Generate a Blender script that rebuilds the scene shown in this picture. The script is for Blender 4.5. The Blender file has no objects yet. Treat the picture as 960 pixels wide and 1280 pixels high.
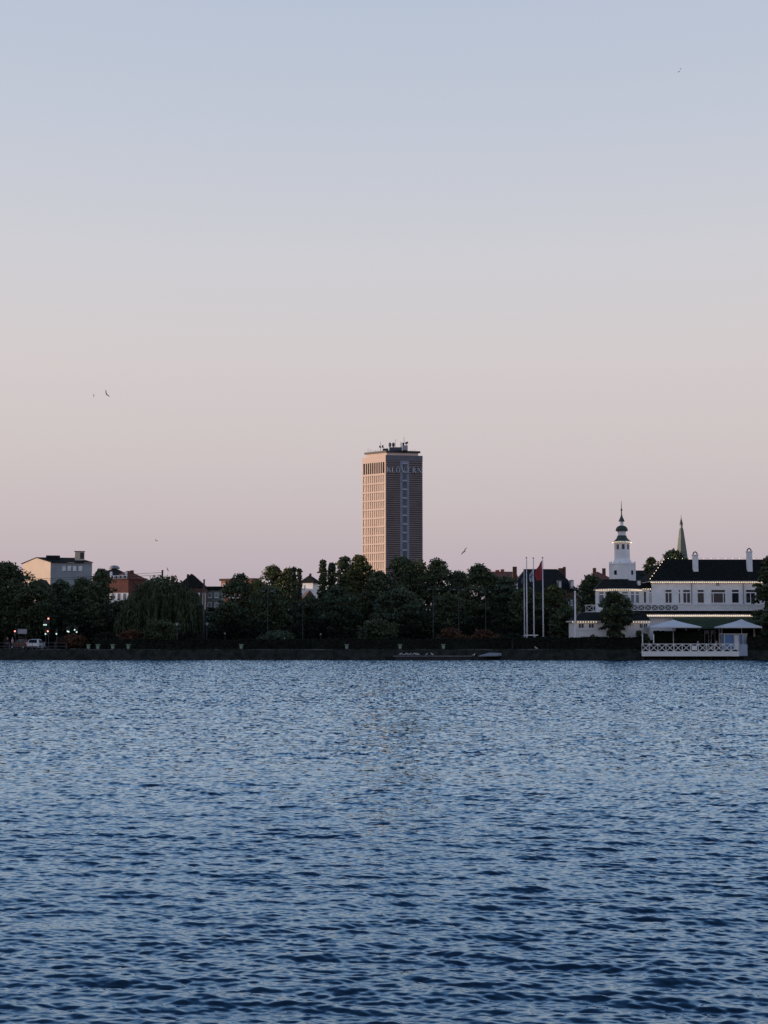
import bpy, math
import numpy as np
from mathutils import Vector, Matrix

scene = bpy.context.scene
COL = scene.collection
F = 1778.0
CAMZ = 3.0
PITCH = math.atan(158.0 / F)
cP, sP = math.cos(PITCH), math.sin(PITCH)
rng = np.random.default_rng(7)
PI = math.pi


def at(px, py, Y):
    u, v = (px - 480) / F, (640 - py) / F
    d = cP - sP * v
    return Vector((Y * u / d, Y, CAMZ + Y * (sP + cP * v) / d))


def ax(px, Y, py=760):
    return at(px, py, Y).x


def az(py, Y):
    return at(480, py, Y).z


G = 1.4  # level of the far bank

# ------------------------------------------------------------------ materials
MATS = {}


def mat(name, col, rough=0.8, var=0.25, scale=1.5, metallic=0.0, col2=None, emit=None, estr=0.0, attr=None, spec=0.4, detail=6.0, bump=0.0):
    if name in MATS:
        return MATS[name]
    m = bpy.data.materials.new(name)
    m.use_nodes = True
    nt = m.node_tree
    b = nt.nodes['Principled BSDF']
    b.inputs['Roughness'].default_value = rough
    b.inputs['Metallic'].default_value = metallic
    b.inputs['Specular IOR Level'].default_value = spec
    tc = nt.nodes.new('ShaderNodeTexCoord')
    nz = nt.nodes.new('ShaderNodeTexNoise')
    nz.inputs['Scale'].default_value = scale
    nz.inputs['Detail'].default_value = detail
    nt.links.new(tc.outputs['Object'], nz.inputs['Vector'])
    ramp = nt.nodes.new('ShaderNodeValToRGB')
    c = np.array(col)
    lo = c * (1 - var) if col2 is None else np.array(col2)
    hi = np.minimum(c * (1 + var), 1.0) if col2 is None else c
    ramp.color_ramp.elements[0].position = 0.3
    ramp.color_ramp.elements[1].position = 0.7
    ramp.color_ramp.elements[0].color = (*lo, 1)
    ramp.color_ramp.elements[1].color = (*hi, 1)
    nt.links.new(nz.outputs['Fac'], ramp.inputs['Fac'])
    out = ramp.outputs['Color']
    if attr:
        at_ = nt.nodes.new('ShaderNodeAttribute')
        at_.attribute_name = attr
        mx = nt.nodes.new('ShaderNodeMix')
        mx.data_type = 'RGBA'
        mx.blend_type = 'MULTIPLY'
        mx.inputs[0].default_value = 1.0
        nt.links.new(out, mx.inputs[6])
        nt.links.new(at_.outputs['Color'], mx.inputs[7])
        out = mx.outputs[2]
    nt.links.new(out, b.inputs['Base Color'])
    if bump:
        bp = nt.nodes.new('ShaderNodeBump')
        bp.inputs['Strength'].default_value = bump
        bp.inputs['Distance'].default_value = 0.05
        nt.links.new(nz.outputs['Fac'], bp.inputs['Height'])
        nt.links.new(bp.outputs['Normal'], b.inputs['Normal'])
    if emit:
        b.inputs['Emission Color'].default_value = (*emit, 1)
        b.inputs['Emission Strength'].default_value = estr
    MATS[name] = m
    return m


def M(name):
    return MATS[name]


mat('white_paint', (0.79, 0.80, 0.84), 0.6, 0.10, 0.8)
mat('white_trim', (0.78, 0.79, 0.83), 0.5, 0.05, 2.0)
mat('dark_glass', (0.018, 0.022, 0.03), 0.08, 0.3, 0.6, spec=0.5)
mat('grey_glass', (0.16, 0.19, 0.23), 0.12, 0.3, 0.6, spec=0.6)
mat('sky_reflect_glass', (0.62, 0.66, 0.72), 0.15, 0.2, 0.6, spec=0.6)  # pale base colour stands in for sky reflected in far panes
mat('slate_roof', (0.018, 0.020, 0.022), 0.9, 0.35, 2.5, bump=0.2, spec=0.1)
mat('black_roof', (0.011, 0.012, 0.012), 0.95, 0.4, 2.0, spec=0.08)
mat('red_roof', (0.13, 0.042, 0.03), 0.85, 0.3, 1.5)
mat('red_brick', (0.30, 0.085, 0.055), 0.85, 0.25, 1.0)
mat('mansard_red', (0.12, 0.045, 0.04), 0.85, 0.3, 1.0)
mat('orange_brick', (0.30, 0.15, 0.10), 0.85, 0.25, 1.0)
mat('dull_brick', (0.10, 0.055, 0.045), 0.9, 0.3, 1.2)
mat('concrete_cream', (0.56, 0.47, 0.39), 0.8, 0.08, 0.25)
mat('concrete_warm', (0.64, 0.505, 0.435), 0.8, 0.07, 0.15)
mat('concrete_grey', (0.30, 0.31, 0.36), 0.8, 0.1, 0.3)
mat('concrete_blue', (0.235, 0.26, 0.33), 0.7, 0.1, 0.4)
mat('facade_grey', (0.27, 0.30, 0.34), 0.85, 0.12, 0.3)
mat('tower_glass', (0.022, 0.022, 0.033), 0.15, 0.3, 0.15)
mat('tower_louvre', (0.25, 0.20, 0.22), 0.6, 0.15, 0.3)
mat('sign_letter', (0.42, 0.44, 0.52), 0.5, 0.05, 0.5)
mat('lamp_pole', (0.05, 0.06, 0.065), 0.7, 0.2, 3.0, spec=0.1)
mat('car_glass', (0.012, 0.014, 0.02), 0.35, 0.2, 1.0, spec=0.15)
mat('dark_metal', (0.03, 0.033, 0.038), 0.5, 0.2, 3.0)
mat('grey_metal', (0.10, 0.11, 0.125), 0.5, 0.2, 3.0)
mat('mid_metal', (0.22, 0.24, 0.27), 0.45, 0.15, 3.0)
mat('white_metal', (0.66, 0.68, 0.74), 0.4, 0.08, 2.0)
mat('copper', (0.042, 0.066, 0.058), 0.7, 0.25, 1.0)
mat('copper_pale', (0.15, 0.175, 0.15), 0.75, 0.2, 0.5)
mat('awning_green', (0.024, 0.05, 0.03), 0.8, 0.2, 1.5)
mat('parasol_cloth', (0.68, 0.70, 0.76), 0.8, 0.05, 0.7)
mat('interior_dark', (0.012, 0.012, 0.014), 0.9, 0.4, 1.0)
mat('blue_panel', (0.10, 0.20, 0.42), 0.5, 0.15, 1.0)
mat('blue_pale', (0.30, 0.38, 0.50), 0.5, 0.15, 1.0)
mat('car_white', (0.72, 0.74, 0.80), 0.25, 0.03, 0.5, spec=0.6)
mat('car_red', (0.07, 0.012, 0.012), 0.25, 0.05, 0.5, spec=0.6)
mat('rubber', (0.012, 0.012, 0.013), 0.8, 0.2, 5.0)
mat('tail_red', (0.35, 0.02, 0.02), 0.3, 0.1, 5.0)
mat('tail_red_lit', (0.4, 0.02, 0.02), 0.3, 0.1, 5.0, emit=(1.0, 0.08, 0.05), estr=0.9)
mat('bulb', (0.9, 0.7, 0.45), 0.4, 0.02, 1.0, emit=(1.0, 0.74, 0.46), estr=2.4)
mat('lamp_red', (0.6, 0.05, 0.03), 0.4, 0.02, 1.0, emit=(1.0, 0.30, 0.20), estr=2.6)
mat('lamp_green', (0.3, 0.6, 0.5), 0.4, 0.02, 1.0, emit=(0.72, 1.0, 0.88), estr=0.9)
mat('lamp_off', (0.02, 0.02, 0.02), 0.4, 0.1, 1.0)
mat('lamp_white', (0.36, 0.40, 0.44), 0.4, 0.05, 1.0)
mat('bark', (0.03, 0.026, 0.022), 0.9, 0.35, 2.0)
mat('leaf_dark', (0.056, 0.076, 0.042), 0.7, 0.35, 0.35, attr='tint', spec=0.2)
mat('leaf_blue', (0.050, 0.074, 0.048), 0.7, 0.35, 0.35, attr='tint', spec=0.2)
mat('leaf_olive', (0.076, 0.086, 0.036), 0.7, 0.35, 0.35, attr='tint', spec=0.2)
mat('leaf_rust', (0.085, 0.042, 0.024), 0.7, 0.35, 0.5, attr='tint', spec=0.2)
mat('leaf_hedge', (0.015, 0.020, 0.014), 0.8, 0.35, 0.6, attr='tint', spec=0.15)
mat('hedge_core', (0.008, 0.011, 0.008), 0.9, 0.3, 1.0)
mat('asphalt', (0.075, 0.082, 0.095), 0.85, 0.25, 0.7)
mat('paving', (0.085, 0.09, 0.095), 0.85, 0.25, 0.9)
mat('kerb_stone', (0.22, 0.23, 0.25), 0.85, 0.15, 1.0)
mat('coping_stone', (0.10, 0.105, 0.105), 0.9, 0.45, 0.4, spec=0.1)
mat('road_paint', (0.6, 0.6, 0.6), 0.7, 0.1, 1.0)
mat('bank_stone', (0.026, 0.029, 0.026), 0.95, 0.5, 1.1, bump=0.4, spec=0.05)
mat('grass', (0.022, 0.028, 0.018), 0.9, 0.3, 1.0, attr='tint', spec=0.1)
mat('ground_soil', (0.032, 0.038, 0.026), 0.95, 0.35, 0.25)
mat('shade_ridge_earth', (0.05, 0.055, 0.04), 0.95, 0.3, 0.01)
mat('jetty_wood', (0.17, 0.18, 0.20), 0.8, 0.2, 1.5)
mat('jetty_dark', (0.02, 0.022, 0.025), 0.8, 0.3, 1.5)
mat('slip_concrete', (0.20, 0.22, 0.26), 0.8, 0.15, 0.8)
mat('flag_red', (0.30, 0.035, 0.045), 0.8, 0.1, 2.0)
mat('flag_white', (0.52, 0.56, 0.62), 0.8, 0.1, 2.0)
mat('flag_blue', (0.10, 0.14, 0.24), 0.8, 0.1, 2.0)
mat('bin_green', (0.06, 0.10, 0.075), 0.6, 0.2, 3.0)
mat('bin_front', (0.24, 0.31, 0.26), 0.6, 0.2, 3.0)
mat('sign_board', (0.36, 0.34, 0.42), 0.6, 0.08, 3.0)
mat('skin', (0.42, 0.27, 0.20), 0.6, 0.08, 8.0)
mat('hair', (0.02, 0.015, 0.012), 0.7, 0.2, 20.0)
mat('cloth_black', (0.012, 0.013, 0.016), 0.9, 0.2, 8.0)
mat('cloth_navy', (0.018, 0.022, 0.035), 0.9, 0.2, 8.0)
mat('cloth_pink', (0.50, 0.30, 0.32), 0.9, 0.1, 8.0)
mat('cloth_white', (0.55, 0.52, 0.55), 0.9, 0.1, 8.0)
mat('gull_white', (0.45, 0.47, 0.49), 0.8, 0.1, 8.0)
mat('gull_pale', (0.85, 0.86, 0.88), 0.8, 0.03, 8.0)
mat('gull_grey', (0.26, 0.27, 0.29), 0.8, 0.15, 8.0)
mat('bird_dark', (0.03, 0.028, 0.028), 0.8, 0.2, 8.0)
mat('beak', (0.4, 0.22, 0.06), 0.6, 0.1, 8.0)
mat('cushion_pink', (0.42, 0.30, 0.34), 0.9, 0.1, 5.0)
mat('ochre_wall', (0.24, 0.21, 0.15), 0.85, 0.15, 0.5)
mat('teal_wall', (0.15, 0.18, 0.18), 0.85, 0.15, 0.5)


# ------------------------------------------------------------------ mesh helpers
class MB:
    def __init__(self):
        self.v, self.f = [], []

    def add(self, vs, fs):
        o = len(self.v)
        self.v += [tuple(p) for p in vs]
        self.f += [tuple(i + o for i in q) for q in fs]
        return self

    def hexa(self, c):
        return self.add(c, [(0, 3, 2, 1), (4, 5, 6, 7), (0, 1, 5, 4), (1, 2, 6, 5), (2, 3, 7, 6), (3, 0, 4, 7)])

    def box(self, x0, x1, y0, y1, z0, z1):
        return self.hexa([(x0, y0, z0), (x1, y0, z0), (x1, y1, z0), (x0, y1, z0), (x0, y0, z1), (x1, y0, z1), (x1, y1, z1), (x0, y1, z1)])

    def prism(self, poly, z0, z1):
        n = len(poly)
        vs = [(x, y, z0) for x, y in poly] + [(x, y, z1) for x, y in poly]
        return self.add(vs, [tuple(range(n - 1, -1, -1)), tuple(range(n, 2 * n))] + [(i, (i + 1) % n, n + (i + 1) % n, n + i) for i in range(n)])

    def frustum(self, poly0, z0, poly1, z1):
        n = len(poly0)
        vs = [(x, y, z0) for x, y in poly0] + [(x, y, z1) for x, y in poly1]
        return self.add(vs, [tuple(range(n - 1, -1, -1)), tuple(range(n, 2 * n))] + [(i, (i + 1) % n, n + (i + 1) % n, n + i) for i in range(n)])

    def lathe(self, prof, cx, cy, n=16, rot=0.0):
        vs, fs = [], []
        for r, z in prof:
            for k in range(n):
                a = rot + 2 * PI * k / n
                vs.append((cx + r * math.cos(a), cy + r * math.sin(a), z))
        m = len(prof)
        for j in range(m - 1):
            for k in range(n):
                fs.append((j * n + k, j * n + (k + 1) % n, (j + 1) * n + (k + 1) % n, (j + 1) * n + k))
        fs.append(tuple(range(n - 1, -1, -1)))
        fs.append(tuple((m - 1) * n + k for k in range(n)))
        return self.add(vs, fs)

    def tube(self, pts, rad, n=8):
        pts = [Vector(p) for p in pts]
        if not hasattr(rad, '__len__'):
            rad = [rad] * len(pts)
        vs, fs = [], []
        for i, p in enumerate(pts):
            d = (pts[min(i + 1, len(pts) - 1)] - pts[max(i - 1, 0)]).normalized()
            a = Vector((1, 0, 0)) if abs(d.x) < 0.9 else Vector((0, 1, 0))
            e1 = d.cross(a).normalized()
            e2 = d.cross(e1)
            for k in range(n):
                t = 2 * PI * k / n
                vs.append(p + (e1 * math.cos(t) + e2 * math.sin(t)) * rad[i])
        for j in range(len(pts) - 1):
            for k in range(n):
                fs.append((j * n + k, j * n + (k + 1) % n, (j + 1) * n + (k + 1) % n, (j + 1) * n + k))
        fs.append(tuple(range(n - 1, -1, -1)))
        fs.append(tuple((len(pts) - 1) * n + k for k in range(n)))
        return self.add(vs, fs)

    def ball(self, c, r, n=10, sz=1.0):
        prof = [(max(r * math.sin(PI * i / (n // 2 + 1)), 1e-4), c[2] - r * sz * math.cos(PI * i / (n // 2 + 1))) for i in range(n // 2 + 2)]
        return self.lathe(prof, c[0], c[1], n)

    def build(self, name, m, parent=None, origin=None, smooth=False, rotz=None):
        vs = self.v
        if origin is None:
            origin = tuple(parent['_o']) if parent is not None and '_o' in parent else (0, 0, 0)
        vs = [(x - origin[0], y - origin[1], z - origin[2]) for x, y, z in vs]
        me = bpy.data.meshes.new(name)
        me.from_pydata(vs, [], self.f)
        me.validate()
        import bmesh
        bm = bmesh.new(); bm.from_mesh(me)
        bmesh.ops.recalc_face_normals(bm, faces=bm.faces)
        bm.to_mesh(me); bm.free()
        if smooth:
            me.polygons.foreach_set('use_smooth', [True] * len(me.polygons))
        me.materials.append(m)
        o = bpy.data.objects.new(name, me)
        COL.objects.link(o)
        if parent is not None:
            o.parent = parent
            o['_o'] = origin
        else:
            o.location = origin
            o['_o'] = origin
        return o


def tag(o, label=None, cat=None, group=None, kind=None):
    if label: o['label'] = label
    if cat: o['category'] = cat
    if group: o['group'] = group
    if kind: o['kind'] = kind
    return o


def thing(name, loc, label, cat, group=None, rotz=0.0, scale=None):
    o = bpy.data.objects.new(name, None)
    o.empty_display_size = 0.3
    COL.objects.link(o)
    o.location = loc
    o.rotation_euler = (0, 0, rotz)
    if scale: o.scale = (scale,) * 3
    o['_o'] = tuple(loc)
    tag(o, label, cat, group)
    return o


def local_thing(name, label, cat, group=None):
    o = thing(name, (0, 0, 0), label, cat, group)
    return o


def dup(root, loc, rotz, label, group=None, scale=None):
    r = root.copy(); COL.objects.link(r)
    r.location = loc; r.rotation_euler = (0, 0, rotz); r['label'] = label
    if group: r['group'] = group
    if scale: r.scale = (scale,) * 3
    for ch in list(root.children):
        c = ch.copy(); COL.objects.link(c); c.parent = r
        for g in ch.children:
            d = g.copy(); COL.objects.link(d); d.parent = c
    return r


def struct(name, mb, m, smooth=False):
    return tag(mb.build(name, m, smooth=smooth), kind='structure')


class Face:
    """A vertical facade: u runs from a to b, h is world height, d is outward."""

    def __init__(self, a, b):
        self.a, self.b = Vector((a[0], a[1], 0)), Vector((b[0], b[1], 0))
        self.e = (self.b - self.a)
        self.w = self.e.length
        self.e.normalize()
        self.n = Vector((self.e.y, -self.e.x, 0))

    def p(self, u, h, d):
        q = self.a + self.e * u + self.n * d
        return (q.x, q.y, h)

    def box(self, mb, u0, u1, h0, h1, d0, d1):
        mb.hexa([self.p(u0, h0, d1), self.p(u1, h0, d1), self.p(u1, h0, d0), self.p(u0, h0, d0),
                 self.p(u0, h1, d1), self.p(u1, h1, d1), self.p(u1, h1, d0), self.p(u0, h1, d0)])
        return mb

    def bar(self, mb, u0, h0, u1, h1, w, d0, d1):
        dx, dz = u1 - u0, h1 - h0
        L = math.hypot(dx, dz)
        nx, nz = -dz / L * w / 2, dx / L * w / 2
        q = [(u0 + nx, h0 + nz), (u0 - nx, h0 - nz), (u1 - nx, h1 - nz), (u1 + nx, h1 + nz)]
        mb.hexa([self.p(u, h, d1) for u, h in q] + [self.p(u, h, d0) for u, h in q])
        return mb


def window(root, face, u0, u1, h0, h1, cols=1, transom=0.0, fm='white_trim', gm='dark_glass', fw=0.09, sill=True, proud=0.07, splits=None, base=0.0):
    """Frame ring standing proud of the wall, its pane a little behind the frame face."""
    mb = MB()
    b = base
    face.box(mb, u0, u0 + fw, h0, h1, b - 0.02, b + proud)
    face.box(mb, u1 - fw, u1, h0, h1, b - 0.02, b + proud)
    face.box(mb, u0 + fw, u1 - fw, h0, h0 + fw, b - 0.02, b + proud)
    face.box(mb, u0 + fw, u1 - fw, h1 - fw, h1, b - 0.02, b + proud)
    ht = h1 - fw
    if transom:
        ht = h1 - fw - transom
        face.box(mb, u0 + fw, u1 - fw, ht - fw * 1.6, ht, b - 0.02, b + proud - 0.004)
        ht -= fw * 1.6
    sp = splits or [i / cols for i in range(1, cols)]
    for s in sp:
        um = u0 + (u1 - u0) * s
        face.box(mb, um - fw * 0.55, um + fw * 0.55, h0 + fw, ht, b - 0.02, b + proud - 0.007)
    if sill:
        face.box(mb, u0 - 0.06, u1 + 0.06, h0 - 0.09, h0 - 0.003, b - 0.02, b + proud + 0.06)
    w = mb.build('window', M(fm), root)
    g = MB()
    face.box(g, u0 + fw * 0.5, u1 - fw * 0.5, h0 + fw * 0.5, h1 - fw * 0.5, b - 0.01, b + proud - 0.04)
    g.build('pane', M(gm), w)
    return w


def np_mesh(name, v, q, m, tint=None, parent=None, loc=None, smooth=False):
    me = bpy.data.meshes.new(name)
    nv, nq = len(v), len(q)
    me.vertices.add(nv)
    me.vertices.foreach_set('co', np.ascontiguousarray(v, dtype=np.float32).ravel())
    me.loops.add(nq * 4)
    me.loops.foreach_set('vertex_index', np.ascontiguousarray(q, dtype=np.int32).ravel())
    me.polygons.add(nq)
    me.polygons.foreach_set('loop_start', np.arange(0, nq * 4, 4, dtype=np.int32))
    if smooth:
        me.polygons.foreach_set('use_smooth', np.ones(nq, dtype=bool))
    me.update(calc_edges=True)
    if tint is not None:
        a = me.color_attributes.new('tint', 'FLOAT_COLOR', 'POINT')
        t = np.ones((nv, 4), dtype=np.float32)
        t[:, :3] = tint if tint.ndim == 2 else tint[:, None]
        a.data.foreach_set('color', t.ravel())
    me.materials.append(m)
    o = bpy.data.objects.new(name, me)
    COL.objects.link(o)
    if parent is not None: o.parent = parent
    if loc is not None: o.location = loc
    return o


def leaf_quads(r, cen, size, vertical=False, aspect=0.62):
    n = len(cen)
    a = r.normal(size=(n, 3))
    if vertical:
        a = a * np.array([0.25, 0.25, 0.15]) + np.array([0, 0, 1.0])
    a /= np.linalg.norm(a, axis=1)[:, None]
    b = r.normal(size=(n, 3))
    b -= a * (a * b).sum(1)[:, None]
    b /= np.linalg.norm(b, axis=1)[:, None]
    s = size[:, None]
    v = np.stack([cen + a * s, cen + b * s * aspect, cen - a * s, cen - b * s * aspect], 1).reshape(-1, 3)
    q = np.arange(n * 4).reshape(n, 4)
    return v, q


def profile(kind, h):
    if kind == 'broad':
        return np.clip(1 - np.abs(np.clip(h, 0, 1) * 1.85 - 0.80) ** 2.0, 0, 1) ** 0.55
    if kind == 'poplar':
        return np.sin(PI * np.clip(h * 0.94 + 0.06, 0, 1) ** 0.8) ** 0.5
    if kind == 'cone':
        return np.clip((1 - h) ** 0.75 * np.minimum(1, 4 * h + 0.3), 0, 1)
    if kind == 'round':
        return np.sqrt(np.clip(1 - (2 * h - 1) ** 2, 0, 1))
    if kind == 'spire':
        return np.clip(1 - h, 0, 1) ** 0.55 * np.minimum(1, 5 * h + 0.35)
    return np.ones_like(h)


def crown_mesh(r, H, R, kind, n, leaf, low, K=None, airy=0.0):
    """Leaf clumps through the volume of the crown: low..H."""
    K = K or (200 if kind in ('poplar', 'spire', 'cone') else int(85 + 8 * H))
    H = H * (1.035 if kind == 'broad' else 1.0)
    hh = 0.02 + 0.94 * r.uniform(0, 1, K) ** 0.85
    pr = profile(kind, hh)
    rc = (0.29 * R if kind not in ('poplar', 'spire', 'cone') else 0.50 * R) * r.uniform(0.6, 1.25, K)
    rc = np.clip(rc, 0.32, 1.45)
    th = r.uniform(0, 2 * PI, K)
    # bigger lobes: bias the radius with a slow function of the angle
    lobes = 1 + 0.16 * np.sin(3 * th + r.uniform(0, 6) + 3 * hh) + 0.12 * np.sin(5 * th + r.uniform(0, 6) - 5 * hh)
    rr = np.maximum(R * 1.1 * pr * lobes * np.sqrt(r.uniform(0.05, 1, K)) - rc * 0.6, 0)
    cc = np.stack([rr * np.cos(th), rr * np.sin(th), low + hh * (H - low) - rc * 0.3], 1)
    kl = max(4, K // 12) if kind in ('broad', 'round') else 1  # stray leaders that break the outline
    rc[:kl] = np.minimum(rc[:kl], r.uniform(0.35, 0.6, kl))
    rr[:kl] = R * 1.12 * pr[:kl] * lobes[:kl]
    cc[:kl, 0] = rr[:kl] * np.cos(th[:kl]); cc[:kl, 1] = rr[:kl] * np.sin(th[:kl])
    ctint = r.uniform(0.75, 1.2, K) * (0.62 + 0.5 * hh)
    w = rc ** 2
    idx = r.choice(K, n, p=w / w.sum())
    d = r.normal(size=(n, 3))
    d /= np.linalg.norm(d, axis=1)[:, None]
    d[:, 2] = np.where(d[:, 2] < -0.3, -d[:, 2] * 0.6, d[:, 2])
    dist = rc[idx] * (0.35 + 0.75 * r.uniform(0, 1, n) ** (0.6 + airy))
    cen = cc[idx] + d * dist[:, None] * np.array([1.1, 1.1, 0.85])
    cen[:, 2] = np.clip(cen[:, 2], low * 0.6, H + 0.25)
    sz = leaf * r.uniform(0.55, 1.35, n)
    v, q = leaf_quads(r, cen, sz)
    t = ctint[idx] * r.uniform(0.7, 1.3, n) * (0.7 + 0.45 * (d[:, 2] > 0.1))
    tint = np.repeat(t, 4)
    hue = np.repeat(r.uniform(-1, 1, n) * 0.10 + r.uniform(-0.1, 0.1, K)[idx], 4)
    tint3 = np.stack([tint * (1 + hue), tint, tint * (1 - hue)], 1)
    return v, q, tint3


def trunk_mb(r, H, R, low, tr):
    mb = MB()
    top = low + (H - low) * 0.75
    pts = [(0, 0, -0.15)] + [(r.uniform(-0.15, 0.15) * k, r.uniform(-0.15, 0.15) * k, top * k / 5) for k in range(1, 6)]
    mb.tube(pts, [tr * 1.25, tr, tr * 0.85, tr * 0.65, tr * 0.45, tr * 0.2], 8)
    for k in range(6):
        h = low * 0.8 + (top - low) * r.uniform(0.0, 0.7)
        a = r.uniform(0, 2 * PI)
        L = R * r.uniform(0.45, 0.8)
        mb.tube([(0, 0, h), (L * 0.5 * math.cos(a), L * 0.5 * math.sin(a), h + L * 0.35), (L * math.cos(a), L * math.sin(a), h + L * 0.9)], [tr * 0.4, tr * 0.28, tr * 0.08], 6)
    return mb


def tree(px, top, wpx, Y, kind, leafmat, label, name='broadleaf_tree', low=None, n=None, leaf=0.26, base=G, group=None, seed=None, airy=0.0, K=None, trunk=True, cat='tree'):
    r = np.random.default_rng(seed if seed is not None else int(px * 7 + top))
    x = ax(px, Y)
    H = az(top, Y) - base
    R = wpx / 2 * Y / F
    if low is None: low = 0.16 * H
    if n is None: n = int(np.clip(210 * R * (H - low), 3000, 20000))
    root = thing(name, (x, Y, base), label, cat, group)
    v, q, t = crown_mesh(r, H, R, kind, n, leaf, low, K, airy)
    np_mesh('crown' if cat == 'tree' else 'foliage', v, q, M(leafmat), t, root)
    mb = trunk_mb(r, H, R, max(low, 0.3), 0.024 * H + 0.03)
    o = mb.build('trunk' if cat == 'tree' else 'stem', M('bark'), root, origin=(0, 0, 0), smooth=True)
    return root


# ------------------------------------------------------------------ camera, light, sky
cam_d = bpy.data.cameras.new('camera')
cam_d.sensor_fit = 'VERTICAL'
cam_d.sensor_height = 36.0
cam_d.lens = F * 36.0 / 1280.0
cam_d.clip_end = 30000
cam = bpy.data.objects.new('camera', cam_d)
COL.objects.link(cam)
cam.location = (0, 0, CAMZ)
cam.rotation_euler = (PI / 2 + PITCH, 0, 0)
scene.camera = cam

SUN_A, SUN_E = math.radians(92), math.radians(2.6)   # azimuth counted from behind the camera towards the left
to_sun = Vector((-math.sin(SUN_A) * math.cos(SUN_E), -math.cos(SUN_A) * math.cos(SUN_E), math.sin(SUN_E)))
sd = bpy.data.lights.new('sun', 'SUN')
sd.energy = 4.2
sd.angle = math.radians(0.5)
sd.color = (1.0, 0.71, 0.51)
so = bpy.data.objects.new('sun', sd)
COL.objects.link(so)
so.rotation_euler = to_sun.to_track_quat('Z', 'Y').to_euler()
so.location = (-60, 0, 60)

world = bpy.data.worlds.new('World')
scene.world = world
world.use_nodes = True
nt = world.node_tree
nt.nodes.clear()


def lin(c):
    return [((v / 255 + 0.055) / 1.055) ** 2.4 if v > 10 else v / 255 / 12.92 for v in c]


tc = nt.nodes.new('ShaderNodeTexCoord')
sep = nt.nodes.new('ShaderNodeSeparateXYZ')
ramp = nt.nodes.new('ShaderNodeValToRGB')
nt.links.new(tc.outputs['Generated'], sep.inputs[0])
nt.links.new(sep.outputs['Z'], ramp.inputs['Fac'])
STOPS = [(0.0, (162, 155, 180)), (0.03, (173, 166, 185)), (0.07, (187, 177, 190)), (0.12, (200, 189, 196)), (0.19, (209, 200, 203)),
         (0.26, (206, 204, 211)), (0.34, (195, 200, 214)), (0.42, (185, 195, 214)), (0.52, (160, 187, 222)), (0.62, (132, 170, 216)), (0.78, (60, 96, 144)), (1.0, (24, 50, 86))]
els = ramp.color_ramp.elements
while len(els) > 1:
    els.remove(els[-1])
els[0].position = STOPS[0][0]; els[0].color = (*lin(STOPS[0][1]), 1)
for p, c in STOPS[1:]:
    e = els.new(p); e.color = (*lin(c), 1)
bg1 = nt.nodes.new('ShaderNodeBackground')
bg1.inputs['Strength'].default_value = 0.93
nt.links.new(ramp.outputs['Color'], bg1.inputs['Color'])
sky = nt.nodes.new('ShaderNodeTexSky')
sky.sky_type = 'NISHITA'
sky.sun_disc = False
sky.sun_elevation = SUN_E
sky.sun_rotation = math.atan2(to_sun.x, to_sun.y)
sky.air_density = 1.2
sky.dust_density = 1.0
bg2 = nt.nodes.new('ShaderNodeBackground')
bg2.inputs['Strength'].default_value = 0.05
nt.links.new(sky.outputs[0], bg2.inputs['Color'])
addn = nt.nodes.new('ShaderNodeAddShader')
nt.links.new(bg1.outputs[0], addn.inputs[0])
nt.links.new(bg2.outputs[0], addn.inputs[1])
ow = nt.nodes.new('ShaderNodeOutputWorld')
nt.links.new(addn.outputs[0], ow.inputs[0])

scene.view_settings.view_transform = 'Standard'
scene.view_settings.look = 'None'
scene.view_settings.exposure = 0
cy = scene.cycles
cy.max_bounces = 5
cy.diffuse_bounces = 2
cy.glossy_bounces = 3
cy.transparent_max_bounces = 4
cy.caustics_reflective = False
cy.caustics_refractive = False
cy.use_denoising = True
cy.denoiser = 'OPENIMAGEDENOISE'
cy.sample_clamp_indirect = 1.5


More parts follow.
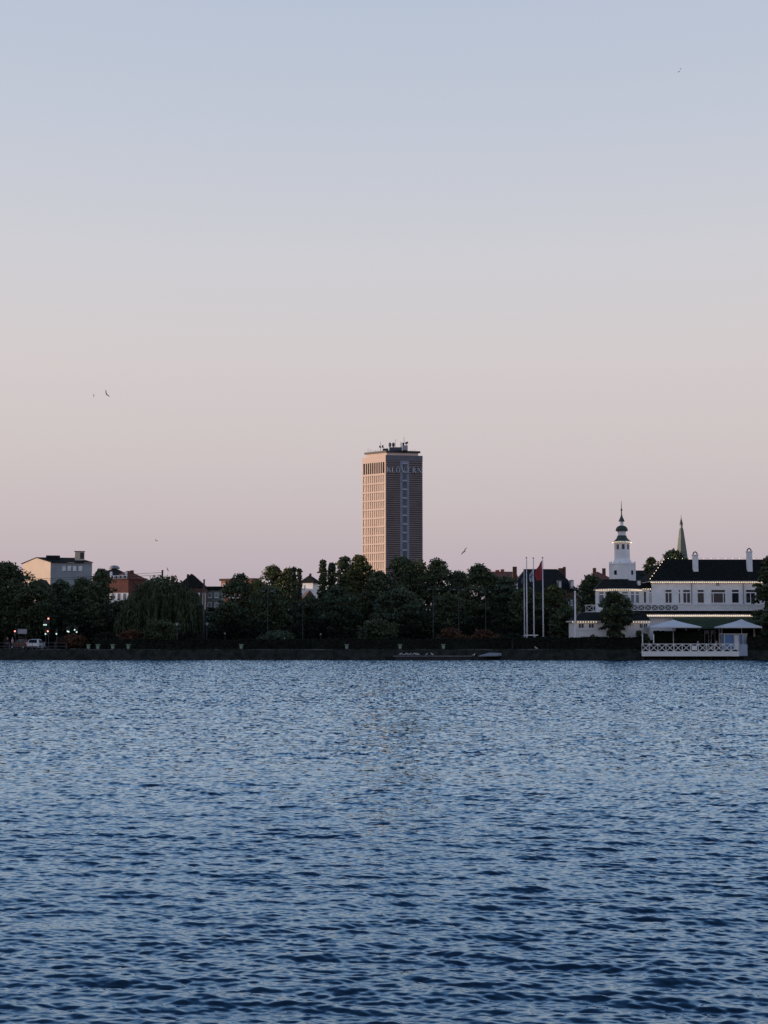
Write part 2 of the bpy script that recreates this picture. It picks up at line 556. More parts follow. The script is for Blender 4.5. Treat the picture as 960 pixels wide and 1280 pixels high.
# ------------------------------------------------------------------ water
def build_water():
    r = np.random.default_rng(3)
    Yr = [6.5]
    while Yr[-1] < 199.0:
        Yr.append(Yr[-1] + min(0.85e-4 * Yr[-1] ** 2, 0.13))
    Yr = np.array(Yr)
    NR = len(Yr)
    far_t = 1.0 + 9.0 * np.linspace(0, 1, 30)[1:] ** 2.2
    u = np.concatenate([-far_t[::-1], np.linspace(-1, 1, 1260), far_t])
    NC = len(u)
    half = (0.285 * Yr + 11.0)
    X = (half[:, None] * u[None, :]).astype(np.float32)
    dX = (half[:, None] * np.gradient(u)[None, :]).astype(np.float32)
    calm = np.clip(1.3 - dX / 0.5, 0.0, 1.0)
    Yg = np.repeat(Yr[:, None], NC, 1).astype(np.float32)
    dY = np.abs(np.gradient(Yr)).astype(np.float32)[:, None]
    Z = np.zeros_like(X); SX = np.zeros_like(X); SY = np.zeros_like(X)
    NW = 120
    lam = np.exp(r.uniform(np.log(0.05), np.log(2.2), NW))
    for i in range(NW):
        k = 2 * PI / lam[i]
        th = r.normal(0, 0.34) + 0.10
        kx, ky = k * math.sin(th), k * math.cos(th)
        wgt = math.exp(-0.5 * (math.log(lam[i] / 0.11) / 0.75) ** 2) + 0.50 * math.exp(-0.5 * (math.log(lam[i] / 0.48) / 0.45) ** 2)
        s = 0.27 * math.sqrt(2 / NW) * (0.22 + wgt)
        a = s / k
        ph = (kx * X + ky * Yg + r.uniform(0, 2 * PI)).astype(np.float32)
        c, sn = np.cos(ph), np.sin(ph)
        att = np.clip(lam[i] / (2.5 * dY) - 0.4, 0, 1)
        Z += a * att * sn
        SX += a * kx * c
        SY += a * ky * c
    # gusts: patches of calmer and rougher water, drawn out sideways
    g = np.zeros_like(X)
    for i in range(12):
        L = np.exp(r.uniform(np.log(7), np.log(60)))
        th = r.normal(0, 0.35)
        g += np.sin((2 * PI / L) * (math.sin(th) * X * 0.6 + math.cos(th) * Yg) + r.uniform(0, 6.28)).astype(np.float32)
    g = 1 + 0.06 * g
    g = np.clip(g, 0.5, 1.5) * (1 + 0.85 * np.clip((Yg - 35) / 70, 0, 1))
    g = g * calm
    Z *= g; SX *= g; SY *= g
    v = np.stack([X, Yg, Z], -1).reshape(-1, 3)
    i0 = (np.arange(NR - 1)[:, None] * NC + np.arange(NC - 1)[None, :]).ravel()
    q = np.stack([i0, i0 + NC, i0 + NC + 1, i0 + 1], 1)
    q = q[:, ::-1]
    m = bpy.data.materials.new('lake_water')
    m.use_nodes = True
    t = m.node_tree
    t.nodes.remove(t.nodes['Principled BSDF'])
    dif = t.nodes.new('ShaderNodeBsdfDiffuse')
    dif.inputs['Color'].default_value = (0.004, 0.013, 0.026, 1)
    glo = t.nodes.new('ShaderNodeBsdfGlossy')
    glo.inputs['Color'].default_value = (0.61, 0.82, 1.0, 1)
    glo.inputs['Roughness'].default_value = 0.05
    fre = t.nodes.new('ShaderNodeFresnel')
    fre.inputs['IOR'].default_value = 1.72
    mxs = t.nodes.new('ShaderNodeMixShader')
    one = t.nodes.new('ShaderNodeMath'); one.operation = 'SUBTRACT'; one.inputs[0].default_value = 1.0
    pw = t.nodes.new('ShaderNodeMath'); pw.operation = 'POWER'; pw.inputs[1].default_value = 1.9
    inv2 = t.nodes.new('ShaderNodeMath'); inv2.operation = 'SUBTRACT'; inv2.inputs[0].default_value = 1.0
    t.links.new(fre.outputs[0], one.inputs[1]); t.links.new(one.outputs[0], pw.inputs[0]); t.links.new(pw.outputs[0], inv2.inputs[1])
    t.links.new(inv2.outputs[0], mxs.inputs[0])
    t.links.new(dif.outputs[0], mxs.inputs[1])
    t.links.new(glo.outputs[0], mxs.inputs[2])
    t.links.new(mxs.outputs[0], t.nodes['Material Output'].inputs['Surface'])
    at_ = t.nodes.new('ShaderNodeAttribute')
    at_.attribute_name = 'wave_normal'
    geo = t.nodes.new('ShaderNodeNewGeometry')
    nz = t.nodes.new('ShaderNodeTexNoise')
    nz.inputs['Scale'].default_value = 18.0
    nz.inputs['Detail'].default_value = 3.0
    st_ = t.nodes.new('ShaderNodeVectorMath'); st_.operation = 'MULTIPLY'
    st_.inputs[1].default_value = (0.55, 1.0, 1.0)
    t.links.new(geo.outputs['Position'], st_.inputs[0])
    t.links.new(st_.outputs[0], nz.inputs['Vector'])
    sb = t.nodes.new('ShaderNodeVectorMath'); sb.operation = 'SUBTRACT'
    sb.inputs[1].default_value = (0.5, 0.5, 0.5)
    t.links.new(nz.outputs['Color'], sb.inputs[0])
    ml = t.nodes.new('ShaderNodeVectorMath'); ml.operation = 'MULTIPLY'
    ml.inputs[1].default_value = (0.42, 0.50, 0.0)
    t.links.new(sb.outputs[0], ml.inputs[0])
    ad = t.nodes.new('ShaderNodeVectorMath'); ad.operation = 'ADD'
    t.links.new(at_.outputs['Vector'], ad.inputs[0])
    t.links.new(ml.outputs[0], ad.inputs[1])
    nm = t.nodes.new('ShaderNodeVectorMath'); nm.operation = 'NORMALIZE'
    t.links.new(ad.outputs[0], nm.inputs[0])
    for nd in (glo, fre): t.links.new(nm.outputs[0], nd.inputs['Normal'])
    o = np_mesh('water', v, q, m, smooth=True)
    N = np.stack([-SX, -SY, np.ones_like(SX)], -1).reshape(-1, 3)
    N /= np.linalg.norm(N, axis=1)[:, None]
    a = o.data.attributes.new('wave_normal', 'FLOAT_VECTOR', 'POINT')
    a.data.foreach_set('vector', np.ascontiguousarray(N, dtype=np.float32).ravel())
    tag(o, kind='structure')


build_water()

# ------------------------------------------------------------------ ground and bank
SHORE = 197.5
mb = MB()
mb.add([(-5000, 198.9, G - 0.02), (5000, 198.9, G - 0.02), (5000, 9000, G - 0.02), (-5000, 9000, G - 0.02)], [(0, 1, 2, 3)])
struct('ground', mb, M('ground_soil'))
# sloping stone bank with a coping; uneven toe
vs, fs = [], []
xs = np.linspace(-600, 600, 1600)
jit = rng.normal(0, 1, (3, len(xs)))
for i, x in enumerate(xs):
    vs += [(x, SHORE - 0.35 + 0.10 * jit[0, i], -0.5), (x, SHORE + 0.25 + 0.08 * jit[1, i], 0.55 + 0.06 * jit[2, i]), (x, SHORE + 0.85 + 0.06 * jit[2, i], G - 0.05 + 0.03 * jit[1, i]), (x, SHORE + 1.8, G + 0.001)]
for i in range(len(xs) - 1):
    for k in range(3):
        fs.append((4 * i + k, 4 * i + 4 + k, 4 * i + 5 + k, 4 * i + 1 + k))
mb = MB().add(vs, fs)
struct('embankment', mb, M('bank_stone'))
mb = MB().box(-600, 600, 199.5, 203.2, G - 0.1, G + 0.012)
struct('path', mb, M('paving'))
xr = ax(40, 207)
mb = MB()
mb.add([(-600, 205.2, G + 0.006), (xr - 5.5, 205.2, G + 0.006), (xr - 5.5, 213.4, G + 0.006), (-600, 213.4, G + 0.006)], [(0, 1, 2, 3)])
mb.add([(xr - 5.5, 203.6, G + 0.006), (xr + 6.5, 203.6, G + 0.006), (xr + 6.5, 420, G + 0.006), (xr - 5.5, 420, G + 0.006)], [(0, 1, 2, 3)])
struct('road', mb, M('asphalt'))
mb = MB()
for k in range(20):
    mb.box(xr + 0.4, xr + 0.52, 206 + k * 9, 209 + k * 9, G + 0.007, G + 0.011)
struct('road_marking', mb, M('road_paint'))
mb = MB().box(xr + 6.5, xr + 6.68, 203.6, 420, G, G + 0.12)
mb.box(xr - 5.68, xr - 5.5, 213.6, 420, G, G + 0.12)
struct('kerb', mb, M('kerb_stone'))
m_ = MB()
xs2 = np.arange(-75, 75, 1.45)
r2 = np.random.default_rng(12)
for x in xs2:
    if ax(797, 199) < x + 0.7 < ax(938, 199): continue
    m_.box(x, x + 1.43, 199.22 + r2.uniform(-0.01, 0.01), 199.48, G - 0.06, G + 0.10 + r2.uniform(-0.012, 0.012))
struct('kerb', m_, M('coping_stone'))
# unseen ridge added off to the left to shade the bank trees and pavilion
vs, fs = [], []
ys = np.linspace(-900, 1600, 120)
for y in ys:
    h = 46 - 13.5 * float(np.clip((y - 238) / 24, 0, 1)) + 0.5 * math.sin(y * 0.11) + 0.4 * math.sin(y * 0.29)
    vs += [(-760, y, G - 1), (-560, y, h * 0.8), (-500, y, h), (-440, y, h * 0.7), (-330, y, G - 1)]
for i in range(len(ys) - 1):
    for k in range(4):
        fs.append((5 * i + k, 5 * i + 5 + k, 5 * i + 6 + k, 5 * i + 1 + k))
struct('shade_ridge', MB().add(vs, fs), M('shade_ridge_earth'), smooth=True)
# slipway beside the jetty
p0, p1 = ax(597, 196.5), ax(621, 197.6)
mb = MB().add([(p0, 196.2, 0.62), (p0 + 2.6, 196.3, 0.74), (p1 + 0.6, 197.4, 0.98), (p1 - 1.0, 198.2, 1.04), (p0, 196.2, 0.52), (p0 + 2.6, 196.3, 0.56), (p1 + 0.6, 197.4, 0.6), (p1 - 1.0, 198.2, 0.6)],
              [(0, 1, 2, 3), (0, 4, 5, 1), (1, 5, 6, 2), (2, 6, 7, 3), (3, 7, 4, 0), (4, 7, 6, 5)])
struct('slipway', mb, M('slip_concrete'))


# ------------------------------------------------------------------ office tower
def office_tower():
    Y0 = 518.0
    a = math.radians(38); bq = math.radians(10)
    P0 = Vector((ax(482, Y0, 640), Y0))
    # end of the left face seen at px 452.5, of the right face at px 528.5
    def end(px, ang, sgn):
        L = 0.0
        for _ in range(40):
            q = P0 + Vector((sgn * math.cos(ang), math.sin(ang))) * L
            L += (sgn * (ax(px, q.y, 640) - q.x)) / math.cos(ang)
        return P0 + Vector((sgn * math.cos(ang), math.sin(ang))) * L
    P1, P2 = end(452.6, a, -1), end(528.3, bq, 1)
    P3 = P1 + P2 - P0
    top = az(569.2, Y0)
    root = thing('office_tower', (P0.x, P0.y, G), 'tall concrete office tower rising alone above the trees, sunlit left face', 'tower block')
    L = Face(P1, P0); R = Face(P0, P2)
    ins = 0.20
    # core set back behind the piers of the left face
    mb = MB()
    core = [tuple(P0 - L.n.to_2d() * ins), tuple(P2), tuple(P3), tuple(P1 - L.n.to_2d() * ins)]
    mb.prism(core, G, top)
    mb.build('wall', M('concrete_grey'), root)
    wl = MB()
    rowp, y_first = 10.86, 593.6
    rows = [(az(y_first + rowp * k, Y0), az(y_first + rowp * k + 8.9, Y0)) for k in range(19)]
    slot = (az(591.0, Y0), az(577.2, Y0))
    solids = [(slot[1], top)]
    prev = slot[0]
    for zt, zb in rows:
        solids.append((zt, prev)); prev = zb
    solids.append((G, prev))
    for z0, z1 in solids:
        L.box(wl, 0.0, L.w, z0, z1, -ins + 0.003, 0)
    edge = 0.55
    ncol = 10
    pit = (L.w - 2 * edge) / ncol
    pier = 0.42
    gaps = [(slot[0], slot[1], 0.36)] + [(zb, zt, pier) for zt, zb in rows]
    for z0, z1, pw in gaps:
        L.box(wl, 0, edge, z0 + 0.002, z1 - 0.002, -ins + 0.003, -0.004)
        L.box(wl, L.w - edge, L.w, z0 + 0.002, z1 - 0.002, -ins + 0.003, -0.004)
        for c in range(ncol + 1):
            uc = edge + c * pit
            if 0 < c < ncol:
                L.box(wl, uc - pw / 2, uc + pw / 2, z0 + 0.002, z1 - 0.002, -ins + 0.003, -0.004)
    wl.build('pier_facade', M('concrete_warm'), root)
    rest = MB()
    for ri, (zt, zb) in enumerate(rows):
        for c in range(ncol):
            u0, u1 = edge + c * pit + 0.12, edge + (c + 1) * pit - 0.12
            if ri < 10:
                w = MB(); L.box(w, u0, u1, zb + 0.01, zt - 0.3, -ins + 0.005, -ins + 0.04)
                w.build('window', M('win_warm'), root)
            else:
                L.box(rest, u0, u1, zb + 0.01, zt - 0.3, -ins + 0.005, -ins + 0.05)
    tag(rest.build('window', M('win_warm'), root), kind='stuff')
    for c in range(ncol):
        u0, u1 = edge + c * pit + 0.05, edge + (c + 1) * pit - 0.05
        w = MB(); L.box(w, u0, u1, slot[0] + 0.01, slot[1] - 0.01, -ins + 0.005, -ins + 0.05)
        w.build('vent_slot', M('interior_dark'), root)
    # right face: two louvred bays either side of a paler stair strip
    def ru(px):
        lo, hi = 0.0, R.w
        for _ in range(40):
            mid = (lo + hi) / 2
            q = R.p(mid, 40, 0)
            if 480 + F * q[0] / q[1] * (cP + sP * 0.0) > px: hi = mid
            else: lo = mid
        return mid
    u1, u2 = ru(500.2), ru(511.4)
    bt, bb = az(575.8, Y0), G
    for (s, e) in ((0.35, u1), (u2, R.w - 0.25)):
        g = MB(); R.box(g, s, e, bb, bt, 0.002, 0.05)
        bay = g.build('glass_bay', M('tower_glass'), root)
        sl = MB()
        n = int((bt - bb) / 0.79)
        for k in range(n):
            z = bt - 0.4 - k * 0.79
            R.box(sl, s, e, z - 0.15, z + 0.15, 0.053, 0.22)
        sl.build('louvre', M('tower_louvre'), bay)
    st = MB(); R.box(st, u1 + 0.003, u2 - 0.003, bb, bt, 0.002, 0.22)
    strip = st.build('stair_strip', M('concrete_blue'), root)
    mid0, mid1 = u1 + 0.27 * (u2 - u1), u1 + 0.73 * (u2 - u1)
    for k in range(18):
        yt = 579.4 + 0.3 + rowp * k
        w = MB(); R.box(w, mid0, mid1, az(yt + 8.3, Y0), az(yt, Y0), 0.222, 0.26)
        w.build('stair_window', M('stair_glass'), root)
        w = MB(); R.box(w, mid0 - 0.1, mid1 + 0.1, az(yt, Y0) + 0.01, az(yt, Y0) + 0.36, 0.222, 0.55)
        w.build('ledge', M('sign_letter'), root)
    pb = MB(); R.box(pb, 0.003, R.w, bt + 0.003, top + 0.12, 0.002, 0.2)
    pb.build('parapet', M('parapet_grey'), root)
    # seven letters across the right face
    z0, z1 = az(590.6, Y0), az(584.2, Y0)
    h = z1 - z0
    T, t = 0.34, 0.15
    D0, D1 = 0.56, 0.70
    def serif(mb, u, z, w=0.5):
        R.box(mb, u - w / 2, u + w / 2, z - 0.05, z + 0.07, D0 + 0.003, D1 - 0.003)
    def stem(mb, u, w, zs=True):
        R.box(mb, u - w / 2, u + w / 2, z0, z1, D0, D1)
        serif(mb, u, z0 + 0.05, w + 0.3); serif(mb, u, z1 - 0.05, w + 0.3)
    cx = [ru(p) for p in (485.6, 491.4, 497.2, 504.0, 511.0, 517.4, 524.2)]
    def ring(mb, uc, zc, rx, rz, n=20, a0=0, a1=2 * PI, wt=T, wn=t):
        for i in range(n):
            t0, t1 = a0 + (a1 - a0) * i / n, a0 + (a1 - a0) * (i + 1) / n
            def pt(q, s):
                w = wn + (wt - wn) * abs(math.cos(q))
                return (uc + (rx + s * w / 2) * math.cos(q), zc + (rz + s * w / 2) * math.sin(q))
            q = [pt(t0, -1), pt(t0, 1), pt(t1, 1), pt(t1, -1)]
            mb.hexa([R.p(u, z, D1) for u, z in q] + [R.p(u, z, D0) for u, z in q])
    letters = []
    m1 = MB(); stem(m1, cx[0] - 0.45, T); R.bar(m1, cx[0] - 0.35, z0 + h * 0.36, cx[0] + 0.66, z1 - 0.05, t, D0 + 0.002, D1 - 0.002); R.bar(m1, cx[0] + 0.0, z0 + h * 0.6, cx[0] + 0.8, z0 + 0.04, T, D0 + 0.001, D1 - 0.001); letters.append(m1)
    m2 = MB(); stem(m2, cx[1] - 0.3, T); R.box(m2, cx[1] - 0.2, cx[1] + 0.6, z0, z0 + t, D0 + 0.001, D1 - 0.001); R.box(m2, cx[1] + 0.5, cx[1] + 0.62, z0 + 0.02, z0 + 0.55, D0, D1 - 0.002); letters.append(m2)
    m3 = MB(); ring(m3, cx[2], z0 + h / 2, 0.62, h / 2 - t / 2)
    letters.append(m3)
    m4 = MB(); R.bar(m4, cx[3] - 0.62, z1 - 0.03, cx[3] + 0.02, z0 + 0.05, T, D0, D1); R.bar(m4, cx[3] + 0.62, z1 - 0.03, cx[3] + 0.02, z0 + 0.05, t, D0 + 0.002, D1 - 0.002); serif(m4, cx[3] - 0.65, z1 - 0.05, 0.6); serif(m4, cx[3] + 0.62, z1 - 0.05, 0.5); letters.append(m4)
    m5 = MB(); stem(m5, cx[4] - 0.35, T)
    for zz, ww in ((z0, 0.95), (z0 + h / 2 - t / 2, 0.65), (z1 - t, 0.9)): R.box(m5, cx[4] - 0.3, cx[4] - 0.3 + ww, zz, zz + t, D0 + 0.001, D1 - 0.001)
    letters.append(m5)
    m6 = MB(); stem(m6, cx[5] - 0.4, T); ring(m6, cx[5] - 0.28, z0 + h * 0.74, 0.62, h * 0.26 - t / 2, 12, -PI / 2, PI / 2); R.bar(m6, cx[5] - 0.05, z0 + h * 0.47, cx[5] + 0.68, z0 + 0.04, T, D0 + 0.001, D1 - 0.001); letters.append(m6)
    m7 = MB(); stem(m7, cx[6] - 0.62, t); stem(m7, cx[6] + 0.62, t); R.bar(m7, cx[6] - 0.62, z1 - 0.05, cx[6] + 0.62, z0 + 0.05, T, D0 + 0.002, D1 - 0.002); letters.append(m7)
    for i, l in enumerate(letters):
        lo = l.build('letter', M('sign_letter'), root)
        if i == 2:
            for s in (-0.32, 0.32):
                d = MB(); R.box(d, cx[2] + s - 0.14, cx[2] + s + 0.14, z1 + 0.2, z1 + 0.48, D0, D1); d.build('umlaut_dot', M('sign_letter'), lo)
    # penthouse, roof slab and plant
    cen = (P0 + P1 + P2 + P3) / 4
    def shrink(k, kk=None): return [tuple(cen + (p - cen) * k) for p in (P0, P2, P3, P1)]
    pz1 = az(565.4, Y0)
    MB().prism(shrink(0.86), top - 0.01, pz1).build('penthouse', M('concrete_warm'), root)
    MB().prism(shrink(0.93), pz1 + 0.002, pz1 + 0.75).build('roof_slab', M('dark_metal'), root)
    zt = pz1 + 0.75
    def bx(px0, px1, y1, Y, nm, m, y0=None, dep=3.0):
        b = MB().box(ax(px0, Y, 560), ax(px1, Y, 560), Y, Y + dep, zt + 0.003 if y0 is None else az(y0, Y), az(y1, Y))
        return b.build(nm, M(m), root)
    Yc = cen.y - 4
    bx(486.5, 502.5, 559.0, Yc, 'plant_room', 'plant_blue', dep=6)
    bx(478.5, 485.5, 560.6, Yc, 'plant_box', 'dark_metal')
    b = MB().box(ax(503, Yc, 560), ax(509.6, Yc, 560), Yc - 0.8, Yc + 2.2, zt + 0.004, az(557.0, Yc)); b.build('mast_base', M('concrete_grey'), root)
    for px in (487.4, 491.8):
        x = ax(px, Yc + 2, 555); zc = az(555.2, Yc)
        d = MB().lathe([(0.12, az(559.2, Yc)), (0.14, zc - 0.75), (0.48, zc - 0.55), (0.56, zc), (0.48, zc + 0.6), (0.2, zc + 0.85)], x, Yc + 2, 12)
        d.build('dish_drum', M('grey_metal'), root, smooth=True)
    for px, yt, rr in ((475.6, 552.0, 0.09), (494.3, 548.6, 0.08), (500.8, 551.8, 0.10), (505.2, 545.6, 0.09), (502.2, 553.0, 0.16), (508.4, 552.4, 0.12)):
        x = ax(px, Yc, 552)
        MB().tube([(x, Yc + 0.7, zt), (x, Yc + 0.7, az(yt, Yc))], [rr, rr * 0.7], 6).build('antenna', M('dark_metal'), root)
    pan = MB()
    for px, y0, y1 in ((475, 559.5, 557.2), (478.4, 559.0, 556.6), (504.2, 556.5, 553.2), (507.6, 555.2, 552.6), (509.2, 554.0, 552.2)):
        x = ax(px, Yc, 556)
        pan.box(x - 0.3, x + 0.3, Yc - 0.1, Yc + 0.45, az(y0, Yc), az(y1, Yc))
    pan.tube([(ax(474, Yc, 556), Yc + 0.8, az(559, Yc)), (ax(480, Yc, 556), Yc + 0.8, az(559, Yc))], 0.08, 6)
    pan.tube([(ax(502, Yc, 556), Yc + 0.8, az(554.4, Yc)), (ax(510, Yc, 556), Yc + 0.8, az(554.4, Yc))], 0.08, 6)
    for px in np.arange(460, 519, 3.1):
        x = ax(px, Yc, 562); pan.box(x - 0.05, x + 0.05, Yc + 3.2, Yc + 3.3, zt - 0.01, zt + 0.9 + 0.35 * math.sin(px * 2.3))
    pan.build('antenna_panel', M('dark_metal'), root)


mat('win_warm', (0.40, 0.31, 0.25), 0.35, 0.25, 0.3)
mat('stair_glass', (0.06, 0.085, 0.14), 0.2, 0.25, 0.3)
mat('parapet_grey', (0.145, 0.145, 0.175), 0.7, 0.1, 0.4)
mat('plant_blue', (0.055, 0.07, 0.10), 0.6, 0.2, 0.5)
office_tower()


# ------------------------------------------------------------------ distant buildings
def end_of(P0, px, ang, sgn, py=730):
    L = 0.0
    for _ in range(40):
        q = P0 + Vector((sgn * math.cos(ang), math.sin(ang))) * L
        L += sgn * (ax(px, q.y, py) - q.x) / math.cos(ang)
    return P0 + Vector((sgn * math.cos(ang), math.sin(ang))) * L


def corner_plan(pl, pc, pr, Y, aL, aR, py=730):
    P0 = Vector((ax(pc, Y, py), Y))
    return end_of(P0, pl, math.radians(aL), -1, py), P0, end_of(P0, pr, math.radians(aR), 1, py)


def studio_building():
    Y = 420
    P1, P0, P2 = corner_plan(28.3, 63.5, 115, Y, 42, 14, 715)
    P3 = P1 + P2 - P0
    root = thing('studio_building', (P0.x, P0.y, G), 'pale flat fronted block with low gable and a row of four windows, far left', 'building')
    ze = az(703, Y)
    MB().prism([tuple(p) for p in (P0, P2, P3, P1)], G, ze).build('wall', M('facade_grey'), root)
    L = Face(P1, P0); R = Face(P0, P2)
    g = MB(); L.box(g, 0, L.w, G, ze - 0.02, 0.003, 0.12)
    # gable
    zr = az(697.3, Y + 4)
    um = L.w * 0.5
    a, b, c = L.p(0, ze - 0.02, 0.12), L.p(L.w, ze - 0.02, 0.12), L.p(um, zr, 0.12)
    a2, b2, c2 = L.p(0, ze - 0.02, 0.003), L.p(L.w, ze - 0.02, 0.003), L.p(um, zr, 0.003)
    g.add([a, b, c, a2, b2, c2], [(0, 1, 2), (3, 5, 4), (0, 3, 4, 1), (1, 4, 5, 2), (2, 5, 3, 0)])
    g.build('gable_wall', M('concrete_cream'), root)
    r = MB()
    back = Vector((*(P2 - P0), 0))
    o = 0.5
    def pt(u, z, k, d=0.3):
        q = Vector(L.p(u, z, d)) + back * k
        return tuple(q)
    r.add([pt(-o, ze, 0), pt(um, zr + 0.02, 0), pt(L.w + o, ze, 0), pt(-o, ze, 1.02), pt(um, zr + 0.02, 1.02), pt(L.w + o, ze, 1.02),
           pt(-o, ze + 0.2, 0), pt(um, zr + 0.22, 0), pt(L.w + o, ze + 0.2, 0), pt(-o, ze + 0.2, 1.02), pt(um, zr + 0.22, 1.02), pt(L.w + o, ze + 0.2, 1.02)],
          [(6, 7, 10, 9), (7, 8, 11, 10), (0, 3, 4, 1), (1, 4, 5, 2), (0, 1, 7, 6), (1, 2, 8, 7), (3, 9, 10, 4), (4, 10, 11, 5), (0, 6, 9, 3), (2, 5, 11, 8)])
    r.build('roof', M('slate_roof'), root)
    d = MB(); q0 = R.p(-1.4, 0, -2.6); q1 = R.p(R.w * 0.22, 0, -2.6); q2 = R.p(R.w * 0.22, 0, -7); q3 = R.p(-1.4, 0, -7)
    d.prism([(q[0], q[1]) for q in (q0, q1, q2, q3)], ze, az(693.6, Y))
    d.build('roof_box', M('slate_roof'), root)
    def uu(px):
        lo, hi = 0, R.w
        for _ in range(30):
            m = (lo + hi) / 2
            q = R.p(m, 20, 0)
            if q[0] / q[1] > ax(px, 1, 715): hi = m
            else: lo = m
        return m
    c0, c1 = uu(93.5) , uu(105.5)
    t = MB(); pl = [R.p(c0, 0, -2), R.p(c1, 0, -2), R.p(c1, 0, -5.2), R.p(c0, 0, -5.2)]
    t.prism([(q[0], q[1]) for q in pl], ze - 1, az(688.5, Y))
    tw = t.build('stair_tower', M('concrete_cream'), root)
    cp = MB(); pl = [R.p(c0 - 0.15, 0, -1.85), R.p(c1 + 0.15, 0, -1.85), R.p(c1 + 0.15, 0, -5.35), R.p(c0 - 0.15, 0, -5.35)]
    cp.prism([(q[0], q[1]) for q in pl], az(688.5, Y) + 0.003, az(687.8, Y)).build('tower_cap', M('slate_roof'), tw)
    e = Face((R.p(c0, 0, -2)[0], R.p(c0, 0, -2)[1]), (R.p(c1, 0, -2)[0], R.p(c1, 0, -2)[1]))
    o = MB(); e.box(o, e.w * 0.55, e.w * 0.95, az(697.5, Y), az(689.6, Y), -0.02, 0.06); o.build('louvre', M('dark_metal'), tw)
    for px in (77.4, 84, 90.8, 97.8):
        u = uu(px)
        window(root, R, u, u + 1.15, az(713.6, Y), az(706.8, Y), 1, 0, 'facade_grey', 'sky_reflect_glass', 0.06)


studio_building()


def gable_roof(mb, a, b, depth_v, z0, z1, o=0.4):
    """Ridge parallel to a->b."""
    a, b = Vector((a[0], a[1], 0)), Vector((b[0], b[1], 0))
    e = (b - a).normalized()
    dv = Vector((depth_v[0], depth_v[1], 0)); dn = dv.normalized()
    A, B = a - e * o - dn * o, b + e * o - dn * o
    C_, D = B + dv + dn * 2 * o, A + dv + dn * 2 * o
    m0, m1 = (A + D) / 2, (B + C_) / 2
    z = Vector((0, 0, 1))
    mb.add([A + z * z0, B + z * z0, C_ + z * z0, D + z * z0, m0 + z * z1, m1 + z * z1], [(0, 1, 5, 4), (2, 3, 4, 5), (1, 2, 5), (3, 0, 4), (0, 3, 2, 1)])
    return mb


def hip_roof(mb, poly, z0, z1, inset=0.5, ridge=None):
    """poly: near-left, near-right, far-right, far-left; ridge from the left end in to the right end."""
    p = [Vector((q[0], q[1], z0)) for q in poly]
    m0, m1 = (p[0] + p[3]) / 2, (p[1] + p[2]) / 2
    d = (m1 - m0)
    dep = (p[3] - p[0]).length / 2 * inset * 2
    e = d.normalized()
    r0, r1 = m0 + e * dep, m1 - e * dep
    if (r1 - r0).dot(e) < 0.1:
        r0 = r1 = (m0 + m1) / 2
        r0 = r0 - e * 0.05; r1 = r1 + e * 0.05
    r0.z = r1.z = z1
    mb.add(p + [r0, r1], [(0, 1, 5, 4), (2, 3, 4, 5), (1, 2, 5), (3, 0, 4), (0, 3, 2, 1)])
    return mb


def house(label, name, pl, pc, pr, Y, aL, aR, ye, yr, wallm, roofm, leftm=None, kind='hip', wins_L=(), wins_R=(), chim=(), fm='white_trim', gm='grey_glass', inset=0.5, base=G, cat='house', over=0.4, depth=9.0):
    P1, P0, P2 = corner_plan(pl, pc, pr, Y, aL, aR)
    if pc - pl < 4.6:
        e = (P2 - P0).normalized()
        P1 = P0 + Vector((-e.y, e.x)) * depth
    P3 = P1 + P2 - P0
    root = thing(name, (P0.x, P0.y, base), label, cat)
    ze, zr = az(ye, Y), az(yr, (P0.y + P3.y) / 2)
    MB().prism([tuple(p) for p in (P0, P2, P3, P1)], base, ze).build('wall', M(wallm), root)
    L = Face(P1, P0); R = Face(P0, P2)
    if leftm:
        g = MB(); L.box(g, 0, L.w, base, ze - 0.01, 0.003, 0.06)
        g.build('side_wall', M(leftm), root)
    cen = (P0 + P1 + P2 + P3) / 4
    def ov(p): return p + (p - cen).normalized() * over * 1.3
    mb = MB()
    poly = [ov(P0), ov(P2), ov(P3), ov(P1)]
    if kind == 'hip':
        hip_roof(mb, poly, ze + 0.003, zr, inset)
    elif kind == 'pyramid':
        c = cen
        mb.add([(*q, ze + 0.003) for q in poly] + [(c.x, c.y, zr)], [(0, 1, 4), (1, 2, 4), (2, 3, 4), (3, 0, 4), (0, 3, 2, 1)])
    elif kind == 'gableR':   # ridge runs along the right face
        gable_roof(mb, P0, P2, P3 - P2, ze + 0.003, zr)
    elif kind == 'gableL':   # ridge runs away from the viewer: gable shows on the right face
        gable_roof(mb, P2, P3, P1 - P3, ze + 0.003, zr)
    else:
        mb.prism([tuple(q) for q in poly], ze + 0.003, zr)
    rf = mb.build('roof', M(roofm), root)
    for (fx, fy, w, yt, m) in chim:   # fraction across and deep
        q = P0 + (P2 - P0) * fx + (P1 - P0) * fy
        c = MB().box(q.x - w / 2, q.x + w / 2, q.y - w / 2, q.y + w / 2, ze, az(yt, q.y)); ch = c.build('chimney', M(m), rf)
    for (u0, u1, y0, y1, *st) in wins_L:
        window(root, L, L.w * u0, L.w * u1, az(y0, Y), az(y1, Y), *(st[:1] or [1]), 0, fm, gm, 0.1, base=0.06 if leftm else 0)
    for (u0, u1, y0, y1, *st) in wins_R:
        window(root, R, R.w * u0, R.w * u1, az(y0, Y), az(y1, Y), *(st[:1] or [1]), 0, fm, gm, 0.1)
    return root, rf, L, R


